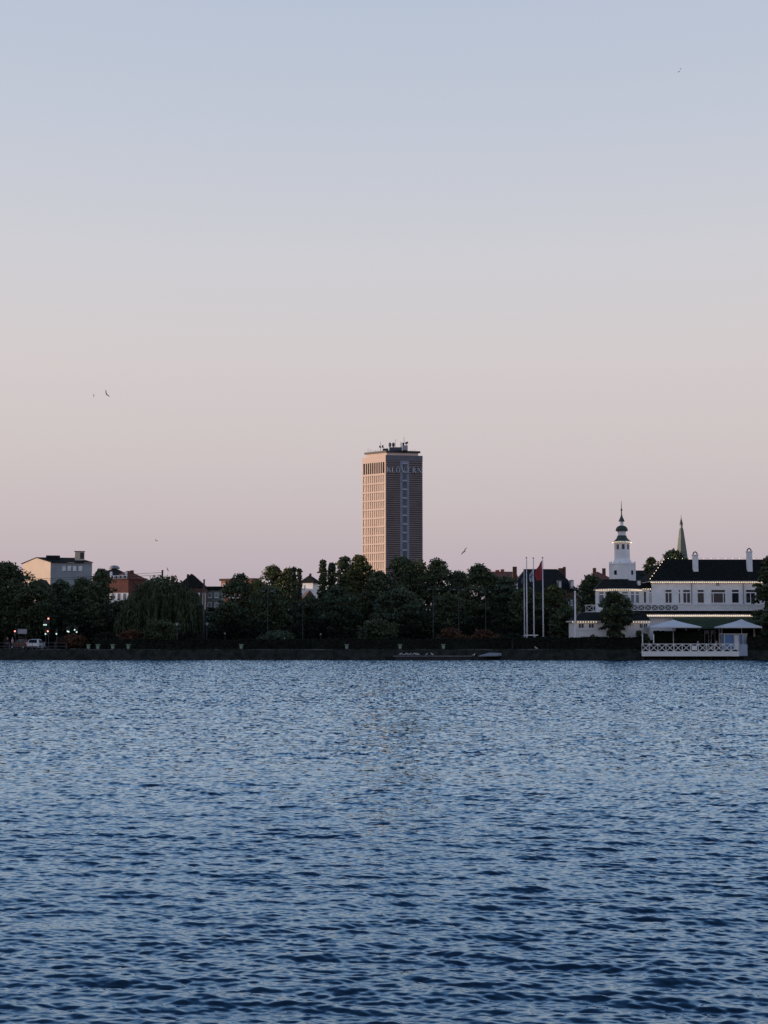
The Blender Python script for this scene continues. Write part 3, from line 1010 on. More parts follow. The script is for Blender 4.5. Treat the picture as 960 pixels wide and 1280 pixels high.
# dark roofed block with a dome lantern, its dormers and brick front catching the sun
r_, rf, L_, R_ = house('red roofed mansard house with white dormers and plaster front left of the weeping willow', 'mansard_house', 137, 160.5, 183, 340, 20, 50, 724, 713.5, 'mansard_red', 'red_roof', None, 'hip',
                       wins_L=[(0.1, 0.3, 751, 741), (0.42, 0.62, 751, 741), (0.72, 0.92, 751, 741)], chim=[(0.02, 0.15, 0.5, 714.5, 'white_paint'), (0.02, 0.95, 0.5, 714.5, 'white_paint'), (0.6, 0.4, 0.8, 713, 'dull_brick')], cat='house')
for k in range(4):
    f = (k + 0.6) / 4.4
    q = Vector(L_.p(L_.w * f, 0, -0.2))
    d = MB().box(q.x - 0.4, q.x + 0.4, q.y - 0.6, q.y + 2.0, az(723.5, 340), az(718.8, 340)); dm = d.build('dormer', M('white_paint'), rf)
    g = MB().box(q.x - 0.25, q.x + 0.25, q.y - 0.64, q.y - 0.605, az(723, 340), az(719.8, 340)); g.build('pane', M('dark_glass'), dm)
wl = MB(); L_.box(wl, 0, L_.w, az(757, 340), az(741, 340), 0.003, 0.02); wl.build('plaster_front', M('white_paint'), r_)
root = thing('dark_roof_house', (ax(132, 380), 380, G), 'long dark roofed house with a small dome behind the mansard house', 'house')
mb = MB().box(ax(114, 380), ax(157, 380), 381, 393, G, az(721, 380)); mb.build('wall', M('dull_brick'), root)
mb = MB(); hip_roof(mb, [(ax(112, 380), 380), (ax(161, 380), 380), (ax(161, 380), 394), (ax(112, 380), 394)], az(721, 380) + 0.003, az(710, 387), 0.5); rf = mb.build('roof', M('slate_roof'), root)
x = ax(142, 387)
MB().lathe([(1.5, az(711, 387)), (1.45, az(709.5, 387)), (1.2, az(708, 387)), (0.7, az(707.0, 387)), (0.05, az(706.6, 387))], x, 387, 14).build('dome', M('mid_metal'), rf, smooth=True)
# flat roofs between the brick house and the gable house, with a roof tank
root = thing('flat_roof_block', (ax(185, 345), 345, G), 'low dark flat roofed block with rooftop water frame behind the willow', 'building')
MB().box(ax(166, 345), ax(222, 345), 345, 357, G, az(729, 345)).build('wall', M('dull_brick'), root)
MB().box(ax(165, 345), ax(223, 345), 344.5, 357.5, az(729, 345) + 0.003, az(727.6, 345)).build('roof', M('slate_roof'), root)
mb = MB().box(ax(168, 345), ax(180, 345), 347, 350, az(724.2, 345), az(722.4, 345))
for px in (169.5, 174, 178.5): mb.box(ax(px, 345) - 0.12, ax(px, 345) + 0.12, 347.2, 347.6, az(727.6, 345), az(724.2, 345))
mb.build('rooftop_frame', M('dark_metal'), root)
MB().box(ax(211.6, 345), ax(215.4, 345), 347, 348.2, az(727.6, 345) + 0.003, az(719.5, 345)).build('chimney', M('dull_brick'), root)
# gable house and its neighbours
r_, rf, L_, R_ = house('dark pointed gable house with white corner strips right of the willow', 'gable_house', 218, 222, 257, 300, 60, 4, 734.5, 718.2, 'dull_brick', 'slate_roof', None, 'gableL',
                       wins_R=[(0.34, 0.48, 731.5, 726), (0.52, 0.66, 734, 728)], chim=[(0.32, 0.5, 0.5, 717.8, 'dull_brick'), (0.68, 0.45, 0.9, 725.8, 'dull_brick')], gm='grey_glass', over=0.3)
mb = MB()
q0 = R_.w
R_.box(mb, q0 * 0.70, q0 * 0.80, az(763, 300), az(741, 300), 0.003, 0.2); R_.box(mb, q0 * 0.9, q0 * 1.0, az(763, 300), az(741, 300), 0.003, 0.2)
mb.build('corner_strip', M('white_paint'), r_)
house('low blue grey flat roofed house between the gable house and the brick block', 'flat_roof_house', 256, 258, 277, 310, 60, 3, 737, 734, 'teal_wall', 'slate_roof', None, 'flat',
      wins_R=[(0.1, 0.35, 747, 741), (0.55, 0.8, 747, 741), (0.1, 0.35, 759, 753), (0.55, 0.8, 759, 753)], cat='house')
house('orange brick apartment block glowing in the sun through tree branches', 'brick_block', 276.5, 314, 321, 335, 24, 50, 725.5, 723.2, 'orange_brick', 'dull_brick', 'orange_brick', 'flat',
      wins_L=[(0.06 + 0.16 * k, 0.14 + 0.16 * k, y + 6, y) for k in range(6) for y in (729, 741, 753)], gm='dark_glass', cat='apartment block')
# white villa between the trees
r_, rf, L_, R_ = house('white villa with dark pyramid roof showing between cypresses and poplars', 'white_villa', 376.5, 391.3, 398, 350, 24, 50, 728.5, 718.6, 'white_paint', 'slate_roof', 'white_paint', 'pyramid',
                       wins_L=[(0.22, 0.34, 738, 731), ], over=0.7, cat='villa')
MB().lathe([(0.35, az(719.5, 354)), (0.28, az(717.8, 354)), (0.4, az(717.6, 354)), (0.05, az(716.6, 354))], (L_.a.x + R_.b.x) / 2 , 354, 8).build('finial', M('dark_metal'), rf)
house('small red brick gabled house in front of the white villa', 'gabled_cottage', 379.5, 381, 393.5, 320, 50, 8, 748.5, 738.5, 'dull_brick', 'dull_brick', None, 'gableL', wins_R=[(0.3, 0.5, 752, 747.5)], over=0.2)
# little gabled house glimpsed behind the left trees
house('tiny blue trimmed gable house peeping over trees below the pale block', 'small_gable_house', 44, 45.5, 56, 330, 50, 5, 734, 724.5, 'facade_grey', 'slate_roof', None, 'gableL', wins_R=[(0.35, 0.65, 738, 732)], gm='sky_reflect_glass', over=0.2)
# right of the tower
house('red tiled roof house with two chimneys left of the flagpoles', 'red_roof_house', 612, 614, 646, 290, 50, 3, 723, 714.5, 'dull_brick', 'red_roof', None, 'gableR', chim=[(0.36, 0.5, 0.8, 712.6, 'red_brick'), (0.56, 0.5, 0.7, 711.6, 'red_brick')], wins_R=[(0.2, 0.3, 732, 726), (0.5, 0.6, 732, 726)])
r_, rf, L_, R_ = house('broad dark hipped roof building behind the flagpoles', 'hipped_roof_building', 638, 640, 722, 262, 60, 2, 740, 711.3, 'dull_brick', 'slate_roof', None, 'hip', chim=[(0.09, 0.5, 0.75, 708.4, 'dull_brick'), (0.86, 0.5, 0.5, 708.6, 'dull_brick'), (0.80, 0.5, 0.8, 710.2, 'dull_brick')],
                       wins_R=[(0.05 + 0.12 * k, 0.10 + 0.12 * k, 750, 743) for k in range(8)], gm='sky_reflect_glass', inset=0.36, cat='building')
for k, (px, py) in enumerate(((645.5, 733.5), (700, 731), (715, 730.5))):
    x = ax(px, 262); z = az(py, 262)
    d = MB().box(x - 0.3, x + 0.3, 261.6, 266, z - 0.8, z + 0.8); dm = d.build('dormer', M('teal_wall'), rf)
    MB().box(x - 0.2, x + 0.2, 261.55, 261.595, z - 0.5, z + 0.55).build('pane', M('sky_reflect_glass'), dm)
r_, rf, L_, R_ = house('low ochre walled house left of the balcony railing', 'ochre_house', 696, 720, 733, 236, 8, 40, 747, 741, 'ochre_wall', 'dull_brick', 'teal_wall', 'flat', wins_L=[(0.2, 0.4, 757, 750), (0.6, 0.8, 757, 750)], cat='house', over=0.3)
house('distant brown hipped roof with two dark chimneys left of the white turret', 'brown_roof_house', 736, 738, 766, 310, 60, 3, 724.5, 714.5, 'dull_brick', 'red_roof', None, 'hip', chim=[(0.37, 0.5, 0.7, 710, 'dull_brick'), (0.80, 0.5, 0.7, 710.4, 'dull_brick')], inset=0.5)
house('distant dark roof between the white turret and the hall', 'dark_gable_house', 790, 792, 822, 300, 60, 3, 726, 713, 'dull_brick', 'slate_roof', None, 'gableR', chim=[(0.06, 0.5, 1.2, 710.4, 'dull_brick')])

# church spire
Yc = 420
x = ax(852, Yc, 680)
root = thing('church_spire', (x, Yc, G), 'slender green copper church spire behind the roof of the white hall', 'church')
MB().box(x - 3, x + 3, Yc - 3, Yc + 3, G, az(712, Yc)).build('tower_wall', M('dull_brick'), root)
MB().lathe([(1.95, az(712, Yc) + 0.003), (1.72, az(697, Yc)), (1.2, az(680, Yc)), (0.66, az(663.2, Yc)), (0.5, az(660.2, Yc))], x, Yc, 8, PI / 8).build('spire', M('copper_pale'), root)
MB().lathe([(0.42, az(660.2, Yc)), (0.42, az(656, Yc))], x, Yc, 8, PI / 8).build('lantern', M('mid_metal'), root)
MB().lathe([(0.52, az(656, Yc)), (0.42, az(653.5, Yc)), (0.1, az(648, Yc)), (0.03, az(643.5, Yc))], x, Yc, 8, PI / 8).build('spire_tip', M('copper'), root)


# ------------------------------------------------------------------ the white lakeside pavilion
def pavilion():
    root = thing('lakeside_pavilion', (ax(800, 208), 208, G), 'white timber lakeside pavilion with green topped turret, dark roofs and fairy lit eaves', 'pavilion')
    YH = 208.0
    x0, x1 = ax(815, YH), ax(815, YH) + 23
    ze = az(727.5, YH)
    # --- hall
    MB().box(x0, x1, YH, YH + 11, az(764, YH), ze).build('hall_wall', M('white_paint'), root)
    H = Face((x0, YH), (x1, YH))
    U = lambda px: ax(px, YH, 745) - x0
    zr = az(699.3, YH + 5.5)
    mb = MB(); hip_roof(mb, [(x0 - 0.45, YH - 0.55), (x1 + 0.45, YH - 0.55), (x1 + 0.45, YH + 11.55), (x0 - 0.45, YH + 11.55)], ze + 0.14, zr, 0.29)
    rf = mb.build('hall_roof', M('black_roof'), root)
    MB().box(x0 - 0.4, x1 + 0.4, YH - 0.5, YH + 11.5, ze + 0.003, ze + 0.137).build('eave_board', M('white_trim'), root)
    for px, yt in ((870.2, 693.2), (938.0, 689.0)):
        Yq = YH + 2.4
        x = ax(px, Yq)
        c = MB().box(x - 0.36, x + 0.36, Yq - 0.36, Yq + 0.36, az(718, Yq), az(yt + 1.2, Yq)); ch = c.build('chimney', M('white_paint'), rf)
        MB().box(x - 0.44, x + 0.44, Yq - 0.44, Yq + 0.44, az(yt + 1.2, Yq) + 0.003, az(yt + 0.2, Yq)).build('chimney_band', M('white_trim'), ch)
        zt = az(yt + 0.2, Yq)
        cp = MB()
        n = 8
        for i in range(n):
            a0, a1 = PI * i / n, PI * (i + 1) / n
            cp.tube([(x - 0.30 * math.cos(a0), Yq, zt + 0.42 * math.sin(a0)), (x - 0.30 * math.cos(a1), Yq, zt + 0.42 * math.sin(a1))], 0.09, 6)
        cp.build('chimney_cowl', M('dark_metal'), ch)
    wt, wb = az(736.6, YH), az(754.2, YH)
    for a, b, cols, tr, sp in ((831, 840.2, 2, 0.32, None), (847.8, 850.8, 1, 0.32, None), (853.2, 863.2, 2, 0.32, None), (871.2, 880.4, 1, 0.32, None), (888.4, 907, 3, 0.36, [0.16, 0.84]), (914.2, 924, 1, 0.32, None), (931.8, 944.4, 2, 0.32, None), (950.6, 960, 2, 0.32, None)):
        window(root, H, U(a), U(b), wb, wt, cols, tr, splits=sp)
    for px in (864.6, 929.2):
        m = MB(); H.box(m, U(px) - 0.05, U(px) + 0.05, az(755, YH), ze - 0.02, 0.003, 0.11); m.build('downpipe', M('mid_metal'), root)
    # ring ornament under the eave
    m = MB(); xc, zc = ax(897, YH, 730), az(730.4, YH)
    for i in range(16):
        a0, a1 = 2 * PI * i / 16, 2 * PI * (i + 1) / 16
        m.tube([(xc + 0.17 * math.cos(a0), YH - 0.07, zc + 0.17 * math.sin(a0)), (xc + 0.17 * math.cos(a1), YH - 0.07, zc + 0.17 * math.sin(a1))], 0.05, 5)
    m.build('ring_ornament', M('grey_metal'), root)
    # --- connecting block between hall and octagon
    cx0, cx1 = ax(797, YH), x0 - 0.003
    zc1 = az(735.5, YH)
    MB().box(cx0, cx1, YH + 0.15, YH + 9, az(764, YH), zc1).build('link_wall', M('white_paint'), root)
    C_ = Face((cx0, YH + 0.15), (cx1, YH + 0.15))
    V = lambda px: ax(px, YH, 745) - cx0
    window(root, C_, V(804.2), V(808.4), wb, wt + -0.25, 1, 0.0)
    window(root, C_, V(811.2), V(819.2) - 0.5, wb, wt - 0.1, 2, 0.22)
    m = MB(); m.frustum([(cx0 - 0.2, YH - 0.2), (cx1, YH - 0.2), (cx1, YH + 9), (cx0 - 0.2, YH + 9)], zc1 + 0.003, [(cx0 + 0.3, YH + 0.6), (cx1, YH + 0.6), (cx1, YH + 9), (cx0 + 0.3, YH + 9)], az(728.5, YH))
    m.build('link_roof', M('black_roof'), root)
    MB().box(ax(798, YH), ax(801.6, YH), YH + 0.25, YH + 1.2, az(735, YH), az(726, YH)).build('parapet_block', M('white_paint'), root)
    # --- octagon below the turret
    YO = 209.4
    xo = ax(776.2, 206.3)
    def octa(r, sx=1.0): return [(xo + sx * r / math.cos(PI / 8) * math.cos(PI / 8 + k * PI / 4), YO + r / math.cos(PI / 8) * math.sin(PI / 8 + k * PI / 4)) for k in range(8)]
    ap = 3.05
    zo1 = az(737, YO - ap)
    m = MB().prism(octa(ap), G, zo1); m.build('octagon_wall', M('white_paint'), root)
    m = MB().frustum(octa(ap + 0.32), zo1 + 0.15, octa(2.15), az(724.5, YO)); orf = m.build('octagon_roof', M('slate_roof'), root)
    MB().prism(octa(ap + 0.28), zo1 + 0.003, zo1 + 0.147).build('octagon_eave', M('white_trim'), root)
    oc = octa(ap)
    fr = Face(oc[5], oc[6])     # facing the viewer
    fl = Face(oc[4], oc[5]); frr = Face(oc[6], oc[7])
    w0, w1 = az(754, YO - ap), az(739, YO - ap)
    for f, us in ((fr, (0.06, 0.56)), (fl, (0.08, 0.56)), (frr, (0.08, 0.56))):
        for u in us:
            window(root, f, f.w * u, f.w * (u + 0.38), w0, w1, 1, 0.28, fw=0.08, gm='grey_glass')
        # corner post
        m = MB(); f.box(m, -0.09, 0.09, az(764, YO - ap), zo1 - 0.02, 0.0, 0.10); m.build('corner_post', M('white_trim'), root)
    # --- turret
    xt = ax(777.6, YO, 690)
    zz = lambda y: az(y, YO)
    s = YO / F
    def ngon(r, n=8, rot=PI / 8): return [(xt + r * math.cos(rot + 2 * PI * k / n), YO + r * math.sin(rot + 2 * PI * k / n)) for k in range(n)]
    c8 = math.cos(PI / 8)
    rb = 14.6 * s / c8
    tb = MB().prism(ngon(rb), zz(726.5), zz(705.6)).build('turret', M('white_paint'), root)
    m = MB()
    for (px_, py_) in ngon(rb + 0.02):
        m.box(px_ - 0.09, px_ + 0.09, py_ - 0.09, py_ + 0.09, zz(726), zz(702.2))
    m.build('turret_post', M('white_trim'), tb)
    MB().prism(ngon(rb + 0.1), zz(705.6) + 0.002, zz(704.8)).build('turret_cornice', M('white_trim'), tb)
    MB().lathe([(13.0 * s, zz(704.8) + 0.003), (11.0 * s, zz(701)), (9.6 * s, zz(698))], xt, YO, 8, PI / 8).build('turret_skirt', M('white_paint'), tb)
    bpoly = ngon(rb)
    for k in (4, 6):
        f = Face(bpoly[k], bpoly[(k + 1) % 8])
        w = MB(); f.box(w, f.w * 0.34, f.w * 0.66, zz(718.8), zz(713.4), 0.0, 0.04); w.build('turret_window', M('dark_glass'), tb)
    rs = 9.0 * s / c8
    sh = MB().prism(ngon(rs), zz(698) - 0.3, zz(678.2)).build('turret_shaft', M('white_paint'), tb)
    sp = ngon(rs)
    for k in range(8):
        f = Face(sp[k], sp[(k + 1) % 8])
        w = MB(); f.box(w, f.w * 0.28, f.w * 0.72, zz(687.0), zz(680.6), 0.0, 0.03); w.build('turret_window', M('dark_glass'), tb)
    MB().prism(ngon(11.2 * s / c8), zz(678.2) + 0.002, zz(676.8)).build('turret_gallery', M('white_trim'), tb)
    MB().lathe([(10.8 * s, zz(676.8) + 0.002), (9.0 * s, zz(675)), (6.6 * s, zz(672.4)), (5.6 * s, zz(669.4))], xt, YO, 8, PI / 8).build('turret_roof', M('copper'), tb)
    MB().lathe([(5.0 * s, zz(669.4) + 0.002), (5.0 * s, zz(665.2)), (6.4 * s, zz(664.2)), (6.4 * s, zz(663.6))], xt, YO, 8, PI / 8).build('turret_lantern', M('white_paint'), tb)
    MB().lathe([(7.8 * s, zz(663.6) + 0.002), (7.4 * s, zz(661.0)), (6.0 * s, zz(658.8)), (3.6 * s, zz(657.3)), (2.4 * s, zz(657.0))], xt, YO, 16).build('turret_dome', M('copper'), tb, smooth=True)
    MB().lathe([(2.3 * s, zz(657.0) + 0.002), (2.0 * s, zz(654)), (2.6 * s, zz(651.8))], xt, YO, 10).build('turret_neck', M('white_paint'), tb)
    MB().lathe([(3.9 * s, zz(651.8) + 0.002), (2.8 * s, zz(649)), (1.3 * s, zz(645.6)), (0.7 * s, zz(643))], xt, YO, 10).build('turret_cap', M('copper'), tb)
    m = MB().tube([(xt, YO, zz(643.5)), (xt, YO, zz(637)), (xt, YO, zz(626.5))], [0.09, 0.07, 0.025], 6); m.ball((xt, YO, zz(637.4)), 0.16, 8); m.build('turret_spire', M('dark_metal'), tb)
    # --- low wing in front, under the octagon
    YW = 203.2
    wx0, wx1 = ax(717.5, YW), ax(811.5, YW)
    zw = az(777.2, YW)
    MB().box(wx0, wx1, YW, YW + 6, G, zw).build('wing_wall', M('white_paint'), root)
    W = Face((wx0, YW), (wx1, YW))
    zt = az(765.5, YW + 3)
    m = MB().frustum([(wx0 - 0.5, YW - 0.5), (wx1 + 0.1, YW - 0.5), (wx1 + 0.1, YW + 6), (wx0 - 0.5, YW + 6)], zw + 0.16, [(wx0 + 1.7, YW + 2.6), (wx1 - 0.2, YW + 2.6), (wx1 - 0.2, YW + 6), (wx0 + 1.7, YW + 6)], zt)
    m.build('wing_roof', M('slate_roof'), root)
    MB().box(wx0 - 0.45, wx1 + 0.05, YW - 0.45, YW + 6, zw + 0.003, zw + 0.157).build('wing_eave', M('white_trim'), root)
    def arch(px0, px1, yb, yt):
        u0, u1 = ax(px0, YW, 785) - wx0, ax(px1, YW, 785) - wx0
        zb, z1 = az(yb, YW), az(yt, YW)
        r = (u1 - u0) / 2
        def shape(u0, u1, zb, z1, d0, d1):
            r = (u1 - u0) / 2
            pts = [(u0, zb), (u1, zb)] + [(u0 + r + r * math.cos(a), z1 - r + r * math.sin(a)) for a in np.linspace(0, PI, 9)]
            n = len(pts)
            mb = MB()
            mb.add([W.p(u, z, d1) for u, z in pts] + [W.p(u, z, d0) for u, z in pts], [tuple(range(n)), tuple(range(2 * n - 1, n - 1, -1))] + [(i, n + i, n + (i + 1) % n, (i + 1) % n) for i in range(n)])
            return mb
        fr = shape(u0, u1, zb, z1, -0.02, 0.05).build('arched_window', M('white_trim'), root)
        for k in (0, 1):
            uc = u0 + (u1 - u0) * (0.27 + 0.46 * k)
            shape(uc - r * 0.38, uc + r * 0.38, zb + 0.1, z1 - 0.12 - 0.1 * 0, 0.052, 0.07).build('pane', M('dark_glass'), fr)
    for px0, px1 in ((722.8, 730.2), (735.4, 742.6), (799.4, 803.6), (804.4, 809.6)):
        arch(px0, px1, 785.5, 778.6)
    m = MB()
    for k in range(12):
        u = (k + 0.5) * W.w / 12
        W.box(m, u - 0.05, u + 0.05, G, zw - 0.02, 0.003, 0.06)
    W.box(m, 0, W.w, az(787.6, YW), az(786.6, YW), 0.0, 0.075)
    m.build('wall_batten', M('white_trim'), root)
    # --- balcony: slab, dark fascia and crossed railing
    YB = 206.2
    bx0, bx1 = ax(789, YB), x1
    zb = az(763.4, YB)
    MB().box(bx0, bx1, YB + 0.02, YH + 0.14, zb - 0.26, zb - 0.003).build('balcony_floor', M('jetty_wood'), root)
    MB().box(bx0, bx1, YB - 0.10, YB + 0.017, az(767.6, YB), zb - 0.02).build('balcony_fascia', M('black_roof'), root)
    def railing(f, u0, u1, z0, z1, pitch, name='balcony_railing', w=0.06, parent=root, back=False):
        m = MB()
        f.box(m, u0, u1, z1 - 0.09, z1, -0.05, 0.05)
        f.box(m, u0, u1, z0, z0 + 0.09, -0.05, 0.05)
        n = max(1, round((u1 - u0) / pitch))
        p = (u1 - u0) / n
        for k in range(n + 1):
            u = u0 + k * p
            f.box(m, max(u - 0.045, u0), min(u + 0.045, u1), z0 + 0.09, z1 - 0.09, -0.045, 0.045)
        for k in range(n):
            a, b = u0 + k * p + 0.04, u0 + (k + 1) * p - 0.04
            f.bar(m, a, z0 + 0.09, b, z1 - 0.09, w, -0.03, 0.012)
            f.bar(m, a, z1 - 0.09, b, z0 + 0.09, w, -0.012, 0.03)
        return m.build(name, M('white_trim'), parent)
    B = Face((bx0, YB), (bx1, YB))
    zr1 = az(755.6, YB)
    railing(B, 0, ax(848, YB) - bx0, zb, zr1, 1.0)
    railing(B, ax(848, YB) - bx0 + 0.004, B.w, zb, zr1, 1.3)
    m = MB(); B.box(m, ax(850, YB) - bx0, B.w, zb + 0.02, zr1 - 0.1, -0.14, -0.1); m.build('railing_panel', M('white_paint'), root)
    m = MB(); B.box(m, 0.02, ax(847.5, YB) - bx0, zb + 0.02, zr1 - 0.1, -0.14, -0.1); m.build('railing_panel', M('grey_metal'), root)
    lx0, lx1 = ax(732, YB), ax(751, YB)
    LB = Face((lx0, YB), (lx1, YB))
    railing(LB, 0, LB.w, az(765, YB), az(756, YB), 0.95)
    MB().box(lx0, lx1, YB + 0.06, YB + 2.5, az(766.5, YB), az(765, YB) - 0.005).build('side_balcony', M('white_paint'), root)
    # --- ground floor of the hall: posts, openings, door
    YG = 207.0
    gx0 = ax(811, YG)
    zg = az(768, YG)
    MB().box(gx0, x1, YG + 1.6, YG + 9, G - 0.1, zb - 0.27).build('ground_floor_wall', M('interior_dark'), root)
    MB().box(gx0, ax(844, YG), YG, YG + 0.2, az(800, YG), zg + 0.2).build('pink_panel', M('white_paint'), root)
    for px in (828, 840, 857, 873, 898.5, 901.5, 942, 952):
        x = ax(px, YG)
        MB().box(x - 0.10, x + 0.10, YG - 0.12, YG + 0.1, G - 0.1, az(786.02, YG)).build('porch_post', M('white_trim'), root)
    MB().box(ax(872, YG), ax(905, YG), YG - 0.1, YG + 0.08, az(786, YG), az(784.4, YG)).build('porch_beam', M('white_trim'), root)
    D = Face((ax(880, YG), YG + 1.55), (ax(899, YG), YG + 1.55))
    for u in (0.14, 0.56):
        w = MB(); 
        a, b = D.w * u, D.w * (u + 0.3)
        z0, z1 = 1.3, az(787.5, YG)
        D.box(w, a, a + 0.09, z0, z1, 0, 0.09); D.box(w, b - 0.09, b, z0, z1, 0, 0.09); D.box(w, a + 0.09, b - 0.09, z1 - 0.09, z1, 0, 0.09); D.box(w, a + 0.09, b - 0.09, z0, z0 + 0.5, 0, 0.085)
        d = w.build('door', M('white_trim'), root)
        g = MB(); D.box(g, a + 0.05, b - 0.05, z0 + 0.3, z1 - 0.05, 0.01, 0.05); g.build('pane', M('dark_glass'), d)
    # --- green awning
    ax0, ax1 = ax(842, 205), x1 - 1.5
    za, zb2 = az(771.8, YB), az(784, 204.2)
    m = MB().add([(ax0, YB - 0.11, za), (ax1, YB - 0.11, za), (ax1, 204.2, zb2), (ax0, 204.2, zb2), (ax0, YB - 0.11, za - 0.05), (ax1, YB - 0.11, za - 0.05), (ax1, 204.2, zb2 - 0.05), (ax0, 204.2, zb2 - 0.05)],
                 [(0, 1, 2, 3), (4, 7, 6, 5), (0, 3, 7, 4), (1, 5, 6, 2), (3, 2, 6, 7), (0, 4, 5, 1)])
    m.build('awning', M('awning_green'), root)
    MB().box(ax0, ax1, 204.14, 204.19, zb2 - 0.22, zb2 - 0.052).build('awning_valance', M('awning_green'), root)
    MB().box(bx0 + 1.6, bx1, YB - 0.04, YB + 0.5, az(771.2, YB), az(767.6, YB) - 0.004).build('lit_soffit', M('white_trim'), root)
    return dict(xo=xo, YO=YO, ap=ap, zo1=zo1, octa=octa, x0=x0, x1=x1, YH=YH, ze=ze, zr=zr, wx0=wx0, wx1=wx1, YW=YW, zw=zw, YB=YB, railing=railing, xt=xt, ngon=ngon)


PV = pavilion()


# ------------------------------------------------------------------ strings of bulbs
def string_lights(pts, spacing, label, r=0.065, sag=0.0):
    pts = [Vector(p) for p in pts]
    root = thing('string_light', pts[0], label, 'string lights', 'strings of warm bulbs on the pavilion')
    MB().tube(pts, 0.012, 5).build('wire', M('dark_metal'), root)
    proto = None
    for a, b in zip(pts[:-1], pts[1:]):
        L = (b - a).length
        n = max(1, round(L / spacing))
        for k in range(n):
            p = a.lerp(b, (k + 0.5) / n) + Vector((0, 0, -0.05))
            if proto is None:
                o = MB().ball((0, 0, 0), r, 8).build('bulb', M('bulb'), None, origin=(0, 0, 0), smooth=True)
                proto = o
                o.parent = root; o.location = p - pts[0]
            else:
                c = proto.copy(); COL.objects.link(c); c.parent = root; c.location = p - pts[0]
    return root


p = PV
string_lights([(p['x0'] - 0.3, p['YH'] - 0.56, p['ze'] - 0.02), (ax(955, p['YH']), p['YH'] - 0.56, p['ze'] - 0.02)], 0.27, 'bright bulb string under the main eave of the hall roof', 0.055)
hx0, hy0 = p['x0'] - 0.45, p['YH'] - 0.55
rx0 = p['x0'] - 0.45 + 12.1 * 0.29
string_lights([(hx0, hy0, p['ze'] + 0.3), (rx0, p['YH'] + 5.4, p['zr'] + 0.2)], 1.0, 'sparse bulbs climbing the sloping hip of the hall roof', 0.06)
string_lights([(rx0, p['YH'] + 5.5, p['zr'] + 0.2), (p['x0'] + 17, p['YH'] + 5.5, p['zr'] + 0.2)], 1.1, 'sparse bulbs along the ridge of the hall roof', 0.042)
string_lights([(ax(806, 206), 206.06, az(769.2, 206)), (ax(951, 206), 206.06, az(769.2, 206))], 0.29, 'bulb string under the balcony above the green awning', 0.06)
o8 = p['octa'](p['ap'] + 0.36)
string_lights([(*o8[4], p['zo1']), (*o8[5], p['zo1']), (*o8[6], p['zo1']), (*o8[7], p['zo1'])], 0.3, 'bulbs around the eave below the white turret', 0.055)
string_lights([(p['wx0'] - 0.45, p['YW'] - 0.52, p['zw']), (ax(746, p['YW']), p['YW'] - 0.52, p['zw'])], 0.36, 'bulbs on low wing eave at the left end of the pavilion', 0.055)
string_lights([(ax(786, p['YW']), p['YW'] - 0.52, p['zw']), (p['wx1'] + 0.05, p['YW'] - 0.52, p['zw'])], 0.36, 'bulbs on low wing eave right of the round tree', 0.055)
string_lights([(ax(803, 207.7), 207.7, az(735.8, 207.7)), (p['x0'] - 0.05, 207.7, az(735.8, 207.7))], 0.34, 'short bulb string between the octagon and the hall', 0.055)
ng = p['ngon'](11.6 * p['YO'] / F / math.cos(PI / 8))
zg_ = az(677.8, p['YO'])
string_lights([(*ng[k % 8], zg_) for k in range(3, 9)], 0.22, 'ring of bulbs around the gallery of the turret', 0.04)


# ------------------------------------------------------------------ deck, parasols, kiosk
def deck():
    YD = 196.6
    x0, x1, x2 = ax(801.2, YD), ax(922.8, YD), ax(933, YD)
    root = thing('timber_deck', (x0, YD, 0), 'white timber deck over the water with crossed rails', 'deck')
    zd = az(815, YD)
    MB().box(x0, x2, YD, 205.0, zd - 0.2, zd).build('deck_floor', M('jetty_wood'), root)
    f = Face((x0, YD), (x2, YD))
    m = MB(); f.box(m, 0, x1 - x0, az(820.3, YD), zd - 0.01, 0.003, 0.08); m.build('skirt_board', M('white_trim'), root)
    PV['railing'](f, 0, x1 - x0, zd + 0.003, az(804.6, YD), 1.12, 'railing', 0.09, root)
    m = MB()
    for k in range(7):
        x = x0 + 0.3 + k * (x2 - x0 - 0.6) / 6
        m.tube([(x, YD + 0.6, -0.6), (x, YD + 0.6, zd - 0.2)], 0.14, 8)
    m.build('pile', M('jetty_dark'), root)
    m = MB(); f.box(m, x1 - x0 + 0.05, x2 - x0, az(820, YD), az(805.4, YD), -0.03, 0.06); m.build('end_screen', M('blue_pale'), root)
    m = MB()
    for px in (802.4, 816.2):
        x = ax(px, YD + 0.2); m.box(x - 0.06, x + 0.06, YD + 0.06, YD + 0.18, az(804, YD), az(792.8, YD))
    m.build('post', M('white_trim'), root)
    return YD, zd


YD, ZD = deck()


